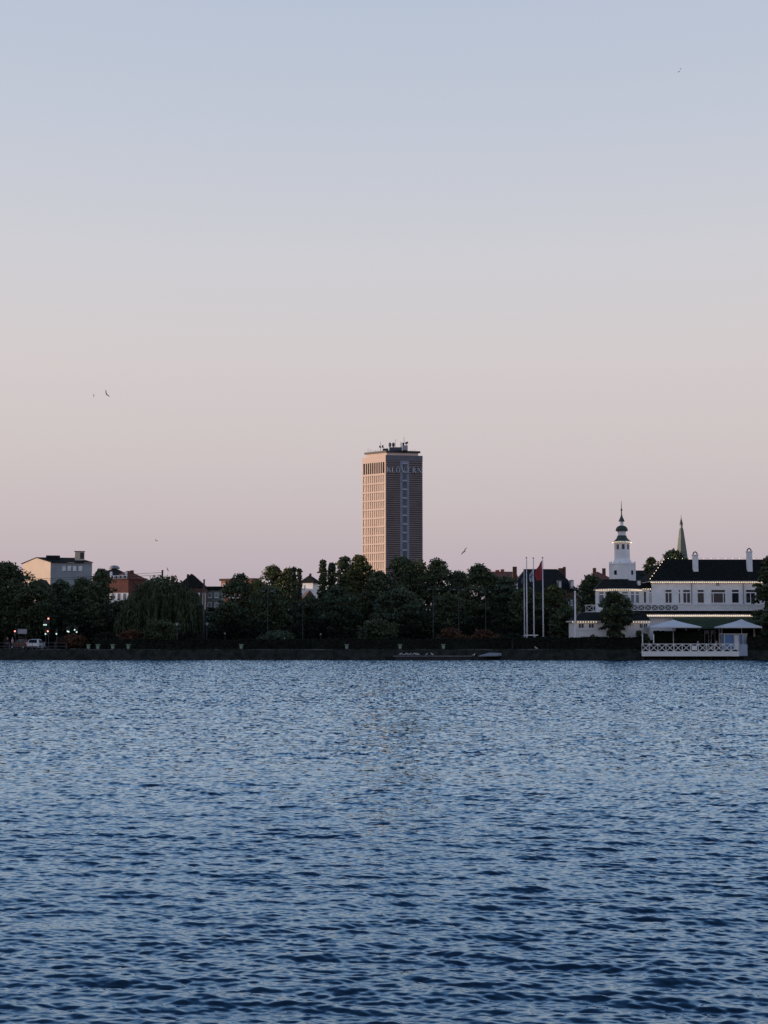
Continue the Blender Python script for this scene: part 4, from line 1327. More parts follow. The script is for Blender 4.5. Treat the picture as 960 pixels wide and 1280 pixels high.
def parasol(pxl, pxr, pxa, Y, ya, ye, label):
    root = thing('parasol', (ax(pxa, Y), Y, ZD), label, 'parasol', 'white parasols on the deck')
    xl, xr, xa = ax(pxl, Y), ax(pxr, Y), ax(pxa, Y)
    za, ze = az(ya, Y), az(ye, Y)
    dy = 2.2
    n = 6
    vs, fs = [], []
    per = [(xl, Y - dy), ((xl + xa) / 2, Y - dy), (xa, Y - dy), ((xr + xa) / 2, Y - dy), (xr, Y - dy), (xr, Y), (xr, Y + dy), (xa, Y + dy), (xl, Y + dy), (xl, Y)]
    m = len(per)
    for j in range(n + 1):
        t = j / n
        for x, y in per:
            zz = za + (ze - za) * (t ** 0.9)
            vs.append((xa + (x - xa) * max(t, 0.02), Y + (y - Y) * max(t, 0.02), zz))
    for j in range(n):
        for k in range(m):
            fs.append((j * m + k, j * m + (k + 1) % m, (j + 1) * m + (k + 1) % m, (j + 1) * m + k))
    MB().add(vs, fs).build('canopy', M('parasol_cloth'), root)
    v = MB()
    for k in range(m):
        a, b = per[k], per[(k + 1) % m]
        v.add([(*a, ze), (*b, ze), (*b, ze - 0.16), (*a, ze - 0.16)], [(0, 1, 2, 3)])
    v.build('valance', M('parasol_cloth'), root)
    MB().tube([(xa, Y, ZD), (xa, Y, za - 0.05)], 0.05, 8).build('pole', M('white_metal'), root)
    MB().box(xa - 0.4, xa + 0.4, Y - 0.4, Y + 0.4, ZD + 0.003, ZD + 0.12).build('base', M('grey_metal'), root)
    r = MB()
    for x, y in per: r.tube([(xa, Y, za - 0.15), (x, y, ze - 0.02)], 0.02, 4)
    r.build('rib', M('mid_metal'), root)


parasol(808.5, 872, 841, 200.6, 774.6, 783.4, 'wide white parasol over dark plants on the left of the deck')
parasol(896.5, 947, 926.6, 200.6, 774.2, 783.6, 'white parasol above the blue kiosk on the right of the deck')


def kiosk():
    Y = 200.0
    x0, x1 = ax(904.5, Y), ax(932.5, Y)
    root = thing('blue_kiosk', (x0, Y, ZD), 'light blue kiosk with white frames at the right end of the deck', 'kiosk')
    zt = az(792.8, Y)
    MB().box(x0, x1, Y, Y + 2.2, ZD + 0.002, zt).build('wall', M('blue_pale'), root)
    f = Face((x0, Y), (x1, Y))
    MB().box(x0 - 0.1, x1 + 0.1, Y - 0.15, Y + 2.3, zt + 0.003, zt + 0.09).build('roof', M('white_trim'), root)
    for a, b in ((0.03, 0.42), (0.66, 0.80)):
        m = MB(); f.box(m, f.w * a, f.w * b, ZD + 0.4, zt - 0.1, 0.0, 0.05); m.build('blue_shutter', M('blue_panel'), root)
    m = MB(); f.box(m, f.w * 0.47, f.w * 0.62, ZD + 0.3, zt - 0.12, 0.0, 0.05); m.build('notice_panel', M('white_paint'), root)
    m = MB()
    for a in (0.0, 0.44, 0.64, 0.82, 0.985): f.box(m, f.w * a, f.w * a + 0.06, ZD + 0.002, zt - 0.01, 0.0, 0.07)
    m.build('frame', M('white_trim'), root)


kiosk()


def deck_chair(px, Y, label, group='pale deck chairs behind the rail'):
    x = ax(px, Y)
    root = thing('deck_chair', (x, Y, ZD), label, 'deck chair', group)
    m = MB().add([(x - 0.5, Y - 0.2, ZD + 0.4), (x + 0.3, Y - 0.2, ZD + 0.45), (x + 0.3, Y + 0.3, ZD + 0.45), (x - 0.5, Y + 0.3, ZD + 0.4), (x - 0.5, Y - 0.2, ZD + 0.5), (x + 0.3, Y - 0.2, ZD + 0.55), (x + 0.3, Y + 0.3, ZD + 0.55), (x - 0.5, Y + 0.3, ZD + 0.5)],
                 [(0, 3, 2, 1), (4, 5, 6, 7), (0, 1, 5, 4), (1, 2, 6, 5), (2, 3, 7, 6), (3, 0, 4, 7)])
    m.build('seat', M('cushion_pink'), root)
    m = MB().hexa([(x + 0.2, Y - 0.2, ZD + 0.56), (x + 0.32, Y - 0.2, ZD + 0.52), (x + 0.32, Y + 0.3, ZD + 0.52), (x + 0.2, Y + 0.3, ZD + 0.56), (x + 0.5, Y - 0.2, ZD + 1.5), (x + 0.6, Y - 0.2, ZD + 1.45), (x + 0.6, Y + 0.3, ZD + 1.45), (x + 0.5, Y + 0.3, ZD + 1.5)])
    m.build('backrest', M('cushion_pink'), root)
    for sx, sy in ((-0.45, -0.18), (0.25, -0.18), (-0.45, 0.28), (0.25, 0.28)):
        MB().tube([(x + sx, Y + sy, ZD), (x + sx, Y + sy, ZD + 0.42)], 0.025, 6).build('leg', M('mid_metal'), root)


deck_chair(867, 197.5, 'pale pink deck chair behind the rail, nearer the dark plants')
deck_chair(890, 197.9, 'pale pink deck chair behind the rail, nearer the blue kiosk')
# white notice hung on the rail
x = ax(867, 196.5)
m = MB().box(x - 0.38, x + 0.38, 196.44, 196.5, ZD + 0.25, ZD + 0.85)
tag(m.build('notice_board', M('white_trim'), origin=(x, 196.47, ZD + 0.25)), 'small white board hung on the deck rail', 'notice board')


# ------------------------------------------------------------------ flags
def flagpole(px, Y, ytop, ybot, label, r=0.085):
    x = ax(px, Y)
    z1, z0 = az(ytop, Y), min(az(ybot, Y), G)
    root = thing('flagpole', (x, Y, G), label, 'flagpole', 'white flagpoles in the hedge')
    MB().tube([(x, Y, G - 0.1), (x, Y, G + (z1 - G) * 0.5), (x, Y, z1)], [r * 1.35, r, r * 0.5], 10).build('pole', M('white_metal'), root, smooth=True)
    MB().ball((x, Y, z1 + 0.09), 0.11, 8).build('ball_finial', M('grey_metal'), root, smooth=True)
    MB().tube([(x + r * 1.3, Y, G + 1.1), (x + r * 0.8, Y, z1 - 0.2)], 0.012, 4).build('halyard', M('grey_metal'), root)
    return x, z1


def flag(x, Y, z1, w, h, lean, m1, label, m2=None, seed=0):
    """A limp flag hanging in folds beside its pole."""
    r = np.random.default_rng(seed)
    nu, nv = 15, 22
    vs = []
    ph = r.uniform(0, 6)
    for j in range(nv + 1):
        t = j / nv
        for i in range(nu + 1):
            s = i / nu
            fold = 0.16 * math.sin(s * 9 + ph + t * 2.2) * s + 0.05 * math.sin(s * 21 + t * 5)
            xx = -s * w * (0.35 + 0.65 * math.sin(PI * min(0.97, 0.12 + t * 0.75)) ** 0.8) + lean * t * 0.1
            zz = z1 - t * h * (1 - 0.08 * s) - s * w * 0.95 * (0.6 + 0.4 * (1 - t)) + 0.10 * math.sin(s * 6 + t * 3)
            vs.append((x - 0.08 + xx, Y + fold, zz))
    fs, mi = [], []
    for j in range(nv):
        for i in range(nu):
            a = j * (nu + 1) + i
            fs.append((a, a + 1, a + nu + 2, a + nu + 1))
            cross = (abs((j + 0.5) / nv - 0.5) < 0.075) or (abs((i + 0.5) / nu - 0.36) < 0.075)
            mi.append(1 if (m2 and cross) else 0)
    me = bpy.data.meshes.new('flag')
    me.from_pydata([(a - x, b - Y, c - z1) for a, b, c in vs], [], fs)
    me.materials.append(M(m1))
    if m2:
        me.materials.append(M(m2))
        me.polygons.foreach_set('material_index', mi)
    me.polygons.foreach_set('use_smooth', [True] * len(me.polygons))
    o = bpy.data.objects.new('flag', me)
    COL.objects.link(o)
    o.location = (x, Y, z1)
    return tag(o, label, 'flag')


YF = 202.6
x, z1 = flagpole(655.4, 203.4, 713, 796, 'shortest flagpole, leftmost, with a small dark blue pennant', 0.07)
flag(x, 203.4, z1 - 0.9, 0.35, 0.9, 0, 'flag_blue', 'small dark blue pennant on the shortest flagpole', None, 1)
flagpole(658.6, YF, 698, 797, 'bare tall flagpole second from the left with no flag')
x, z1 = flagpole(667.2, YF, 698.4, 797, 'tall flagpole with a limp white flag, left of the red flag')
flag(x, YF, z1 - 1.5, 0.55, 1.7, 0, 'flag_white', 'limp white and pale blue flag', 'flag_blue', 2)
x, z1 = flagpole(678.8, YF, 698, 804, 'rightmost tall flagpole carrying the red flag')
flag(x, YF, z1 - 0.3, 1.05, 2.6, 0, 'flag_red', 'large red flag with pale cross hanging limp on the right flagpole', 'flag_red', 3)
# low white barrier at their feet
root = thing('white_barrier', (ax(663, 201.8), 201.8, G), 'low white barrier rail at the foot of the flagpoles', 'barrier')
xa, xb = ax(654.2, 201.8), ax(672.2, 201.8)
MB().box(xa, xb, 201.77, 201.83, az(794.6, 201.8), az(793.4, 201.8)).build('rail', M('white_metal'), root)
for x in (xa + 0.4, xb - 0.4): MB().box(x - 0.05, x + 0.05, 201.84, 201.92, G - 0.05, az(793.6, 201.8)).build('post', M('white_metal'), root)
# ornamental white mast with bracket at the left end of the pavilion
xm = ax(719, 202)
root = thing('white_mast', (xm, 202, G), 'white timber mast with slanting bracket at the left end of the pavilion', 'mast')
MB().tube([(xm, 202, G), (xm, 202, az(740.5, 202))], [0.15, 0.11], 8).build('pole', M('white_paint'), root)
MB().tube([(xm, 202, az(741, 202)), (xm + 1.0, 202, az(748, 202))], 0.05, 6).build('bracket', M('mid_metal'), root)
MB().ball((xm, 202, az(740, 202)), 0.15, 8).build('ball_finial', M('white_paint'), root)


# ------------------------------------------------------------------ street lamps, masts
def lamp_tall(label):
    o = local_thing('street_lamp', label, 'street lamp', 'tall twin street lamps along the promenade')
    H = 8.7
    MB().tube([(0, 0, -0.1), (0, 0, 1.0), (0, 0, H)], [0.09, 0.06, 0.035], 8).build('pole', M('lamp_pole'), o, smooth=True)
    m = MB().tube([(-0.62, 0, H - 0.25), (-0.3, 0, H + 0.02), (0, 0, H + 0.05), (0.3, 0, H + 0.02), (0.62, 0, H - 0.25)], 0.035, 6); m.build('arm', M('lamp_pole'), o)
    for s in (-1, 1):
        MB().lathe([(0.05, H - 0.25), (0.2, H - 0.32), (0.22, H - 0.42), (0.1, H - 0.5)], s * 0.62, 0, 10).build('lamp_head', M('grey_metal'), o, smooth=True)
    return o


def lamp_short(label):
    o = local_thing('park_lamp', label, 'street lamp', 'low park lamps among the shrubs')
    H = 3.7
    MB().tube([(0, 0, -0.1), (0, 0, H)], [0.07, 0.045], 8).build('pole', M('dark_metal'), o, smooth=True)
    MB().lathe([(0.10, H), (0.24, H + 0.34), (0.22, H + 0.40)], 0, 0, 10).build('lamp_shade', M('lamp_white'), o, smooth=True)
    MB().lathe([(0.27, H + 0.403), (0.18, H + 0.5), (0.03, H + 0.56)], 0, 0, 10).build('lamp_cap', M('grey_metal'), o, smooth=True)
    return o


tl = lamp_tall('tall street lamp left of the olive topped trees')
Y = 206.0
tall = [(334.5, 735.5, 'tall twin lamp in front of the olive topped trees'), (378.5, 753, 'slim lamp below the white villa'), (411.5, 784, 'lowest slim lamp below the pair of poplars'), (541.5, 733, 'tall twin lamp right of the office tower'), (573.4, 733.5, 'tall twin lamp above the rust coloured bush'), (607, 736.5, 'tall twin lamp left of the red tiled roof house'), (687.4, 758.5, 'slim lamp just right of the red flag pole')]
for i, (px, yt, lb) in enumerate(tall):
    s = (az(yt, Y) - G) / 8.75
    loc = (ax(px, Y), Y, G)
    if i == 0:
        tl.location = loc; tl.scale = (s,) * 3; tl['label'] = lb
    else:
        dup(tl, loc, 0, lb, scale=s)
sl = lamp_short('x')
short = [(221.5, 778.0, 204.6, 'low park lamp in front of the weeping willow'), (258.8, 777.6, 204.4, 'low park lamp beside the dark mast'), (459.3, 775.6, 207, 'left one of two low park lamps over the round tree by the hedge'), (480.4, 775.6, 207.2, 'right one of two low park lamps over the round tree by the hedge'), (356, 796.8, 204, 'small pale lamp just above the hedge'), (281.5, 790.5, 206, 'low lamp right of the dark mast, half hidden in shrubs'), (401, 791.5, 206, 'low lamp half hidden in shrubs below the white villa')]
for i, (px, yt, Y, lb) in enumerate(short):
    s = (az(yt, Y) - G) / 4.26
    loc = (ax(px, Y), Y, G)
    if i == 0:
        sl.location = loc; sl.scale = (s,) * 3; sl['label'] = lb
    else:
        dup(sl, loc, 0, lb, scale=s)

for px, yt, Y, rr, lb in ((202.4, 713.5, 240, 0.19, 'dark mast with overhead wires rising above the willow'), (254.8, 725.2, 203.9, 0.15, 'tall dark mast standing by the hedge right of the willow')):
    x = ax(px, Y)
    root = thing('dark_mast', (x, Y, G), lb, 'mast', 'dark masts')
    MB().tube([(x, Y, G - 0.1), (x, Y, az(yt, Y))], [rr, rr * 0.8], 10).build('pole', M('dark_metal'), root, smooth=True)
    MB().lathe([(rr * 1.1, az(yt, Y) + 0.003), (rr * 0.9, az(yt, Y) + 0.12)], x, Y, 10).build('pole_cap', M('dark_metal'), root)
x0 = ax(202.4, 240)
m = MB()
for z, dz in ((az(715.5, 240), -1.0), (az(718.5, 240), -0.8)):
    m.tube([(x0 - 40 * k / 10, 240 + 10 * k / 10, z + dz * (k / 10) - 1.0 * math.sin(PI * k / 10) * 0.3) for k in range(11)], 0.028, 4)
tag(m.build('overhead_wire', M('dark_metal'), origin=(x0, 240, az(716, 240))), 'thin overhead wires running left from the dark mast', 'wire')


# ------------------------------------------------------------------ traffic lights, sign
def traffic_light(px, Y, heads, label, arm=None):
    x = ax(px, Y)
    root = thing('traffic_light', (x, Y, G), label, 'traffic light', 'traffic lights at the street corner')
    top = max(az(h[1], Y) for h in heads) + 0.5
    MB().tube([(x, Y, G - 0.1), (x, Y, top)], 0.065, 8).build('pole', M('lamp_pole'), root)
    for hx, hy, colr, w in heads:
        xx, zc = ax(hx, Y), az(hy, Y)
        slots = {'red': 0, 'amber': 1, 'green': 2}
        k = slots[colr]
        z_top = zc + 0.13 + 0.28 * k
        b = MB().box(xx - 0.15 * w, xx + 0.15 * w, Y - 0.32, Y - 0.09, z_top - 0.84, z_top + 0.02)
        hd = b.build('signal_head', M('dark_metal'), root)
        for i in range(3):
            zz = z_top - 0.14 - 0.28 * i
            lens = MB()
            n = 12
            lens.add([(xx + 0.115 * math.cos(2 * PI * q / n), Y - 0.335, zz + 0.115 * math.sin(2 * PI * q / n)) for q in range(n)] + [(xx + 0.115 * math.cos(2 * PI * q / n), Y - 0.322, zz + 0.115 * math.sin(2 * PI * q / n)) for q in range(n)], [tuple(range(n)), tuple(range(2 * n - 1, n - 1, -1))] + [(q, n + q, n + (q + 1) % n, (q + 1) % n) for q in range(n)])
            lens.build('lens', M(('lamp_red' if colr == 'red' else 'lamp_green') if i == k else 'lamp_off'), hd)
        if abs(xx - x) > 0.2:
            MB().tube([(x, Y, zc), (xx, Y - 0.1, zc)], 0.04, 6).build('arm', M('mid_metal'), root)


traffic_light(61.6, 208.6, [(61.4, 773.2, 'red', 1), (61.0, 789, 'red', 1)], 'traffic light with two red lamps, one above the other')
traffic_light(58.0, 210.5, [(56.2, 781, 'green', 1), (58.6, 781, 'green', 1), (58.2, 792.3, 'green', 1)], 'traffic light with pale green lamps, just left of the red pair')
traffic_light(20.4, 205.5, [(20.0, 789, 'red', 1)], 'single red traffic light beside the pale sign board')
traffic_light(71.8, 208.2, [(71.8, 792.2, 'green', 0.8)], 'slim signal post with one dim lamp right of the red pair')
traffic_light(86.6, 214.0, [(85.6, 789, 'green', 1.2), (87.0, 789.6, 'green', 1)], 'signal with bright white green lamp farther right')
traffic_light(95.6, 214.5, [(94.4, 787.3, 'green', 0.9), (97.0, 790, 'green', 1)], 'rightmost signal with two small pale green lamps')
Y = 206.5
root = thing('sign_board', (ax(28.5, Y), Y, G), 'pale rectangular sign board above the red car', 'sign')
MB().box(ax(22.8, Y), ax(34.2, Y), Y - 0.04, Y + 0.02, az(792.2, Y), az(786.4, Y)).build('panel', M('sign_board'), root)
MB().box(ax(22.8, Y), ax(34.2, Y), Y - 0.06, Y + 0.03, az(786.4, Y) + 0.003, az(785.8, Y)).build('frame', M('dark_metal'), root)
for px in (24.5, 32.5): MB().tube([(ax(px, Y), Y + 0.07, G), (ax(px, Y), Y + 0.07, az(786.4, Y))], 0.045, 6).build('post', M('dark_metal'), root)


# ------------------------------------------------------------------ cars
def make_car(label, paint, lit):
    o = local_thing('parked_car' if not lit else 'red_car', label, 'car')
    if not lit: o.name = 'hatchback_car'
    # stations along the length, rear at -y (towards the viewer)
    st = [(-2.02, 0.78, 0.80, 0.70, 0.35, 0.78, 0.98), (-1.92, 0.85, 0.88, 0.66, 0.28, 0.86, 1.16), (-1.72, 0.88, 0.90, 0.62, 0.24, 0.90, 1.43), (-0.9, 0.89, 0.91, 0.62, 0.22, 0.90, 1.49), (0.0, 0.89, 0.91, 0.63, 0.22, 0.89, 1.50), (0.55, 0.89, 0.91, 0.62, 0.22, 0.88, 1.42), (1.15, 0.88, 0.90, 0.70, 0.22, 0.86, 0.98), (1.75, 0.86, 0.86, 0.66, 0.25, 0.74, 0.86), (2.08, 0.72, 0.72, 0.55, 0.32, 0.62, 0.72)]
    vs, fs = [], []
    for y, wb, wm, wt, zb, zm, zt in st:
        ring = [(-wb * 0.92, zb), (-wb, zb + 0.12), (-wm, (zb + zm) / 2), (-wm * 0.985, zm), (-wt, zt - 0.05), (-wt * 0.8, zt), (wt * 0.8, zt), (wt, zt - 0.05), (wm * 0.985, zm), (wm, (zb + zm) / 2), (wb, zb + 0.12), (wb * 0.92, zb)]
        vs += [(x, y, z) for x, z in ring]
    n = 12
    for j in range(len(st) - 1):
        for k in range(n):
            fs.append((j * n + k, j * n + (k + 1) % n, (j + 1) * n + (k + 1) % n, (j + 1) * n + k))
    fs += [tuple(range(n)), tuple(range(len(st) * n - 1, (len(st) - 1) * n - 1, -1))]
    MB().add(vs, fs).build('body', M(paint), o, smooth=False)
    MB().add([(-0.62, -2.035, 0.985), (0.62, -2.035, 0.985), (0.60, -1.945, 1.165), (-0.60, -1.945, 1.165), (0.54, -1.755, 1.41), (-0.54, -1.755, 1.41),
              (-0.62, -2.0, 0.985), (0.62, -2.0, 0.985), (0.60, -1.9, 1.15), (-0.60, -1.9, 1.15), (0.52, -1.70, 1.38), (-0.52, -1.70, 1.38)],
             [(0, 1, 2, 3), (3, 2, 4, 5), (7, 6, 9, 8), (8, 9, 11, 10), (0, 6, 7, 1), (5, 4, 10, 11), (1, 7, 8, 2), (2, 8, 10, 4), (0, 3, 9, 6), (3, 5, 11, 9)]).build('rear_window', M('car_glass'), o)
    MB().hexa([(-0.62, 1.16, 1.0), (0.62, 1.16, 1.0), (0.62, 1.10, 0.97), (-0.62, 1.10, 0.97), (-0.52, 0.62, 1.40), (0.52, 0.62, 1.40), (0.52, 0.56, 1.38), (-0.52, 0.56, 1.38)]).build('windscreen', M('car_glass'), o)
    for s in (-1, 1):
        for y0, y1 in ((-1.4, -0.35), (-0.27, 0.6)):
            MB().hexa([(s * 0.905, y0, 0.93), (s * 0.905, y1 + 0.25 * (y1 > 0), 0.93), (s * 0.86, y1 + 0.25 * (y1 > 0), 0.93), (s * 0.86, y0, 0.93), (s * 0.675, y0 + 0.1, 1.38), (s * 0.675, y1 - 0.12, 1.38), (s * 0.63, y1 - 0.12, 1.38), (s * 0.63, y0 + 0.1, 1.38)]).build('side_window', M('car_glass'), o)
        MB().hexa([(s * 0.60, -2.01, 0.82), (s * 0.86, -1.95, 0.80), (s * 0.86, -1.85, 0.80), (s * 0.60, -1.9, 0.82), (s * 0.64, -1.985, 0.95), (s * 0.84, -1.93, 1.0), (s * 0.84, -1.85, 1.0), (s * 0.64, -1.88, 0.95)]).build('tail_light', M('tail_red_lit' if lit else 'tail_red'), o)
        MB().hexa([(s * 0.92, 0.62, 0.93), (s * 1.05, 0.62, 0.93), (s * 1.05, 0.72, 0.93), (s * 0.92, 0.72, 0.93), (s * 0.92, 0.62, 1.05), (s * 1.05, 0.62, 1.05), (s * 1.05, 0.7, 1.03), (s * 0.92, 0.7, 1.03)]).build('mirror', M(paint), o)
        for y in (-1.28, 1.32):
            ty = MB(); pr = []
            k = 18
            R0 = 0.32
            ring = lambda xx, rr: [(xx, y + rr * math.cos(2 * PI * i / k), 0.32 + rr * math.sin(2 * PI * i / k)) for i in range(k)]
            v = ring(s * 0.70, R0) + ring(s * 0.925, R0)
            ty.add(v, [tuple(range(k)), tuple(range(2 * k - 1, k - 1, -1))] + [(i, (i + 1) % k, k + (i + 1) % k, k + i) for i in range(k)])
            w = ty.build('wheel', M('rubber'), o)
            rm = MB(); v = ring(s * 0.928, 0.2) + ring(s * 0.945, 0.18)
            rm.add(v, [tuple(range(k)), tuple(range(2 * k - 1, k - 1, -1))] + [(i, (i + 1) % k, k + (i + 1) % k, k + i) for i in range(k)]).build('rim', M('mid_metal'), w)
    MB().box(-0.72, 0.72, -2.06, -2.0, 0.34, 0.48).build('bumper', M('rubber'), o)
    MB().box(-0.26, 0.26, -2.045, -2.015, 0.62, 0.73).build('number_plate', M('white_trim'), o)
    return o


c = make_car('white hatchback seen from behind on the street', 'car_white', False)
c.location = (ax(42.6, 207.2), 209.2, G + 0.01); c.rotation_euler = (0, 0, math.radians(-3))
c = make_car('dark red car with glowing tail lights left of the white hatchback', 'car_red', True)
c.location = (ax(26.4, 212), 213.5, G + 0.01); c.rotation_euler = (0, 0, math.radians(52))


# ------------------------------------------------------------------ skinned figures
def skin(name, pts, edges, radii, m, parent, sub=1, loc=(0, 0, 0)):
    me = bpy.data.meshes.new(name + '_tmp')
    me.from_pydata(pts, edges, [])
    ob = bpy.data.objects.new(name + '_tmp', me)
    COL.objects.link(ob)
    md = ob.modifiers.new('skin', 'SKIN')
    md.use_smooth_shade = True
    if not me.skin_vertices:
        bpy.context.view_layer.objects.active = ob
    for i, r in enumerate(radii):
        me.skin_vertices[0].data[i].radius = r if hasattr(r, '__len__') else (r, r)
        me.skin_vertices[0].data[i].use_root = (i == 0)
    if sub:
        sm = ob.modifiers.new('sub', 'SUBSURF'); sm.levels = sub; sm.render_levels = sub
    dg = bpy.context.evaluated_depsgraph_get()
    res = bpy.data.meshes.new_from_object(ob.evaluated_get(dg))
    bpy.data.objects.remove(ob)
    res.name = name
    res.materials.clear(); res.materials.append(m)
    res.polygons.foreach_set('use_smooth', [True] * len(res.polygons))
    o = bpy.data.objects.new(name, res)
    COL.objects.link(o)
    if parent is not None: o.parent = parent
    o.location = loc
    return o


def person(label, loc, rotz, top, legs, stride, hair='hair', phone=False):
    root = thing('person', loc, label, 'person', rotz=rotz)
    P = {'pelvis': (0, 0, 0.95), 'belly': (0, 0.0, 1.12), 'chest': (0, 0.01, 1.34), 'neck': (0, 0.0, 1.50), 'head0': (0, -0.01, 1.58), 'head1': (0, -0.015, 1.68), 'head2': (0, 0.0, 1.75)}
    names = list(P); pts = [P[k] for k in names]
    rad = [(0.15, 0.12), (0.14, 0.11), (0.17, 0.115), 0.055, 0.075, (0.08, 0.098), 0.06]
    ed = [(0, 1), (1, 2), (2, 3), (3, 4), (4, 5), (5, 6)]

    def chain(start, ps, rs):
        prev = start
        for p_, r_ in zip(ps, rs):
            pts.append(p_); rad.append(r_); ed.append((prev, len(pts) - 1)); prev = len(pts) - 1
        return prev
    for s in (-1, 1):
        st = stride * s
        chain(0, [(s * 0.10, 0, 0.86), (s * 0.105, -st * 0.5, 0.50), (s * 0.105, -st * 0.9 + 0.03, 0.09), (s * 0.115, -st * 0.9 - 0.14, 0.035)], [0.09, 0.06, 0.042, 0.036])
        e = chain(2, [(s * 0.19, 0.0, 1.41), (s * 0.24, 0.03 + st * 0.2, 1.14), (s * 0.24, -0.06 + st * 0.3, 0.92), (s * 0.235, -0.08 + st * 0.3, 0.85)], [0.062, 0.044, 0.032, 0.034])
        b = pts[e]
        for k, (dx, L) in enumerate(((-0.026, 0.06), (-0.009, 0.075), (0.009, 0.07), (0.026, 0.052))):
            chain(e, [(b[0] + 0.005 * s, b[1] + dx, b[2] - 0.05), (b[0] - 0.006 * s, b[1] + dx, b[2] - 0.05 - L)], [0.009, 0.008])
        chain(e, [(b[0] - 0.01 * s, b[1] - 0.045, b[2] - 0.02), (b[0] - 0.015 * s, b[1] - 0.055, b[2] - 0.06)], [0.01, 0.008])
    # nose
    pts.append((0, -0.115, 1.665)); rad.append(0.012); ed.append((5, len(pts) - 1))
    skin('body', pts, ed, rad, M('skin'), root)
    # jacket
    jp = [(0, 0, 0.90), (0, 0, 1.12), (0, 0.01, 1.34), (0, 0.0, 1.47)]; jr = [(0.185, 0.15), (0.17, 0.14), (0.195, 0.14), 0.085]
    je = [(0, 1), (1, 2), (2, 3)]
    for s in (-1, 1):
        st = stride * s
        b = len(jp)
        jp += [(s * 0.19, 0.0, 1.41), (s * 0.24, 0.03 + st * 0.2, 1.14), (s * 0.24, -0.055 + st * 0.3, 0.93)]; jr += [0.085, 0.065, 0.052]
        je += [(2, b), (b, b + 1), (b + 1, b + 2)]
    skin('jacket', jp, je, jr, M(top), root)
    tp = [(0, 0, 0.97)]; tr = [(0.175, 0.14)]; te = []
    for s in (-1, 1):
        st = stride * s
        b = len(tp)
        tp += [(s * 0.10, 0, 0.86), (s * 0.105, -st * 0.5, 0.50), (s * 0.105, -st * 0.9 + 0.03, 0.10)]; tr += [0.105, 0.078, 0.062]
        te += [(0, b), (b, b + 1), (b + 1, b + 2)]
    skin('trousers', tp, te, tr, M(legs), root)
    for s in (-1, 1):
        st = stride * s
        skin('shoe', [(s * 0.108, -st * 0.9 + 0.06, 0.045), (s * 0.112, -st * 0.9 - 0.05, 0.045), (s * 0.115, -st * 0.9 - 0.17, 0.035)], [(0, 1), (1, 2)], [0.042, 0.046, 0.04], M('cloth_black'), root)
    skin('hair', [(0, 0.045, 1.62), (0, 0.04, 1.72), (0, -0.01, 1.775)], [(0, 1), (1, 2)], [(0.075, 0.06), (0.092, 0.08), (0.07, 0.075)], M(hair), root)
    for s in (-1, 1):
        MB().ball((s * 0.033, -0.098, 1.69), 0.012, 6).build('eye', M('hair'), root, origin=(0, 0, 0))
        MB().ball((s * 0.088, 0.0, 1.67), 0.022, 6, 1.4).build('ear', M('skin'), root, origin=(0, 0, 0))


person('person in dark clothes standing by the water on the far left', (ax(10.2, 199.7), 199.7, G + 0.012), math.radians(15), 'cloth_black', 'cloth_navy', 0.06)
person('person in pale pink jacket and dark trousers walking beside the red car', (ax(16.4, 203.4), 203.4, G + 0.012), math.radians(80), 'cloth_pink', 'cloth_navy', 0.22)


# ------------------------------------------------------------------ birds
def flying_bird(px, py, Y, span, m, label, roll, yaw, flap, pitch=0.0):
    loc = at(px, py, Y)
    s = span / 1.2
    pts = [(0, 0, 0), (0, 0.14, 0.01), (0, 0.23, 0.03), (0, 0.30, 0.015), (0, -0.16, 0.0), (0, -0.30, 0.0)]
    rad = [(0.06, 0.055), 0.055, 0.04, 0.012, (0.04, 0.03), (0.06, 0.012)]
    ed = [(0, 1), (1, 2), (2, 3), (0, 4), (4, 5)]
    for sx in (-1, 1):
        b = len(pts)
        pts += [(sx * 0.10, 0.05, 0.03), (sx * 0.30, 0.09, 0.03 + flap * 0.22), (sx * 0.60, -0.03, 0.03 + flap * 0.42)]
        rad += [(0.02, 0.08), (0.016, 0.075), (0.008, 0.03)]
        ed += [(0, b), (b, b + 1), (b + 1, b + 2)]
    root = thing('bird', loc, label, 'bird')
    root.rotation_euler = (pitch, roll, yaw)
    root.scale = (s, s, s)
    skin('body', pts, ed, rad, M(m), root)


flying_bird(133, 492.5, 150, 0.85, 'bird_dark', 'larger of two dark birds flying high on the left', 1.0, 0.5, 0.5)
flying_bird(117.2, 494.6, 200, 0.6, 'bird_dark', 'smaller of two dark birds flying high on the left', 1.3, 1.3, 0.5)
flying_bird(195.5, 676, 230, 0.9, 'gull_grey', 'small grey bird low in the sky above the mansard house', 0.3, 1.2, 0.5)
flying_bird(580.5, 689.5, 150, 1.05, 'gull_grey', 'grey gull gliding over the trees right of the office tower', -0.85, 0.5, 0.15)
flying_bird(850, 88.5, 170, 1.0, 'gull_pale', 'faint white gull high in the upper right sky', -0.9, 0.5, 0.2)

ORD = ['first', 'second', 'third', 'fourth', 'fifth', 'sixth', 'seventh', 'eighth', 'ninth', 'tenth']


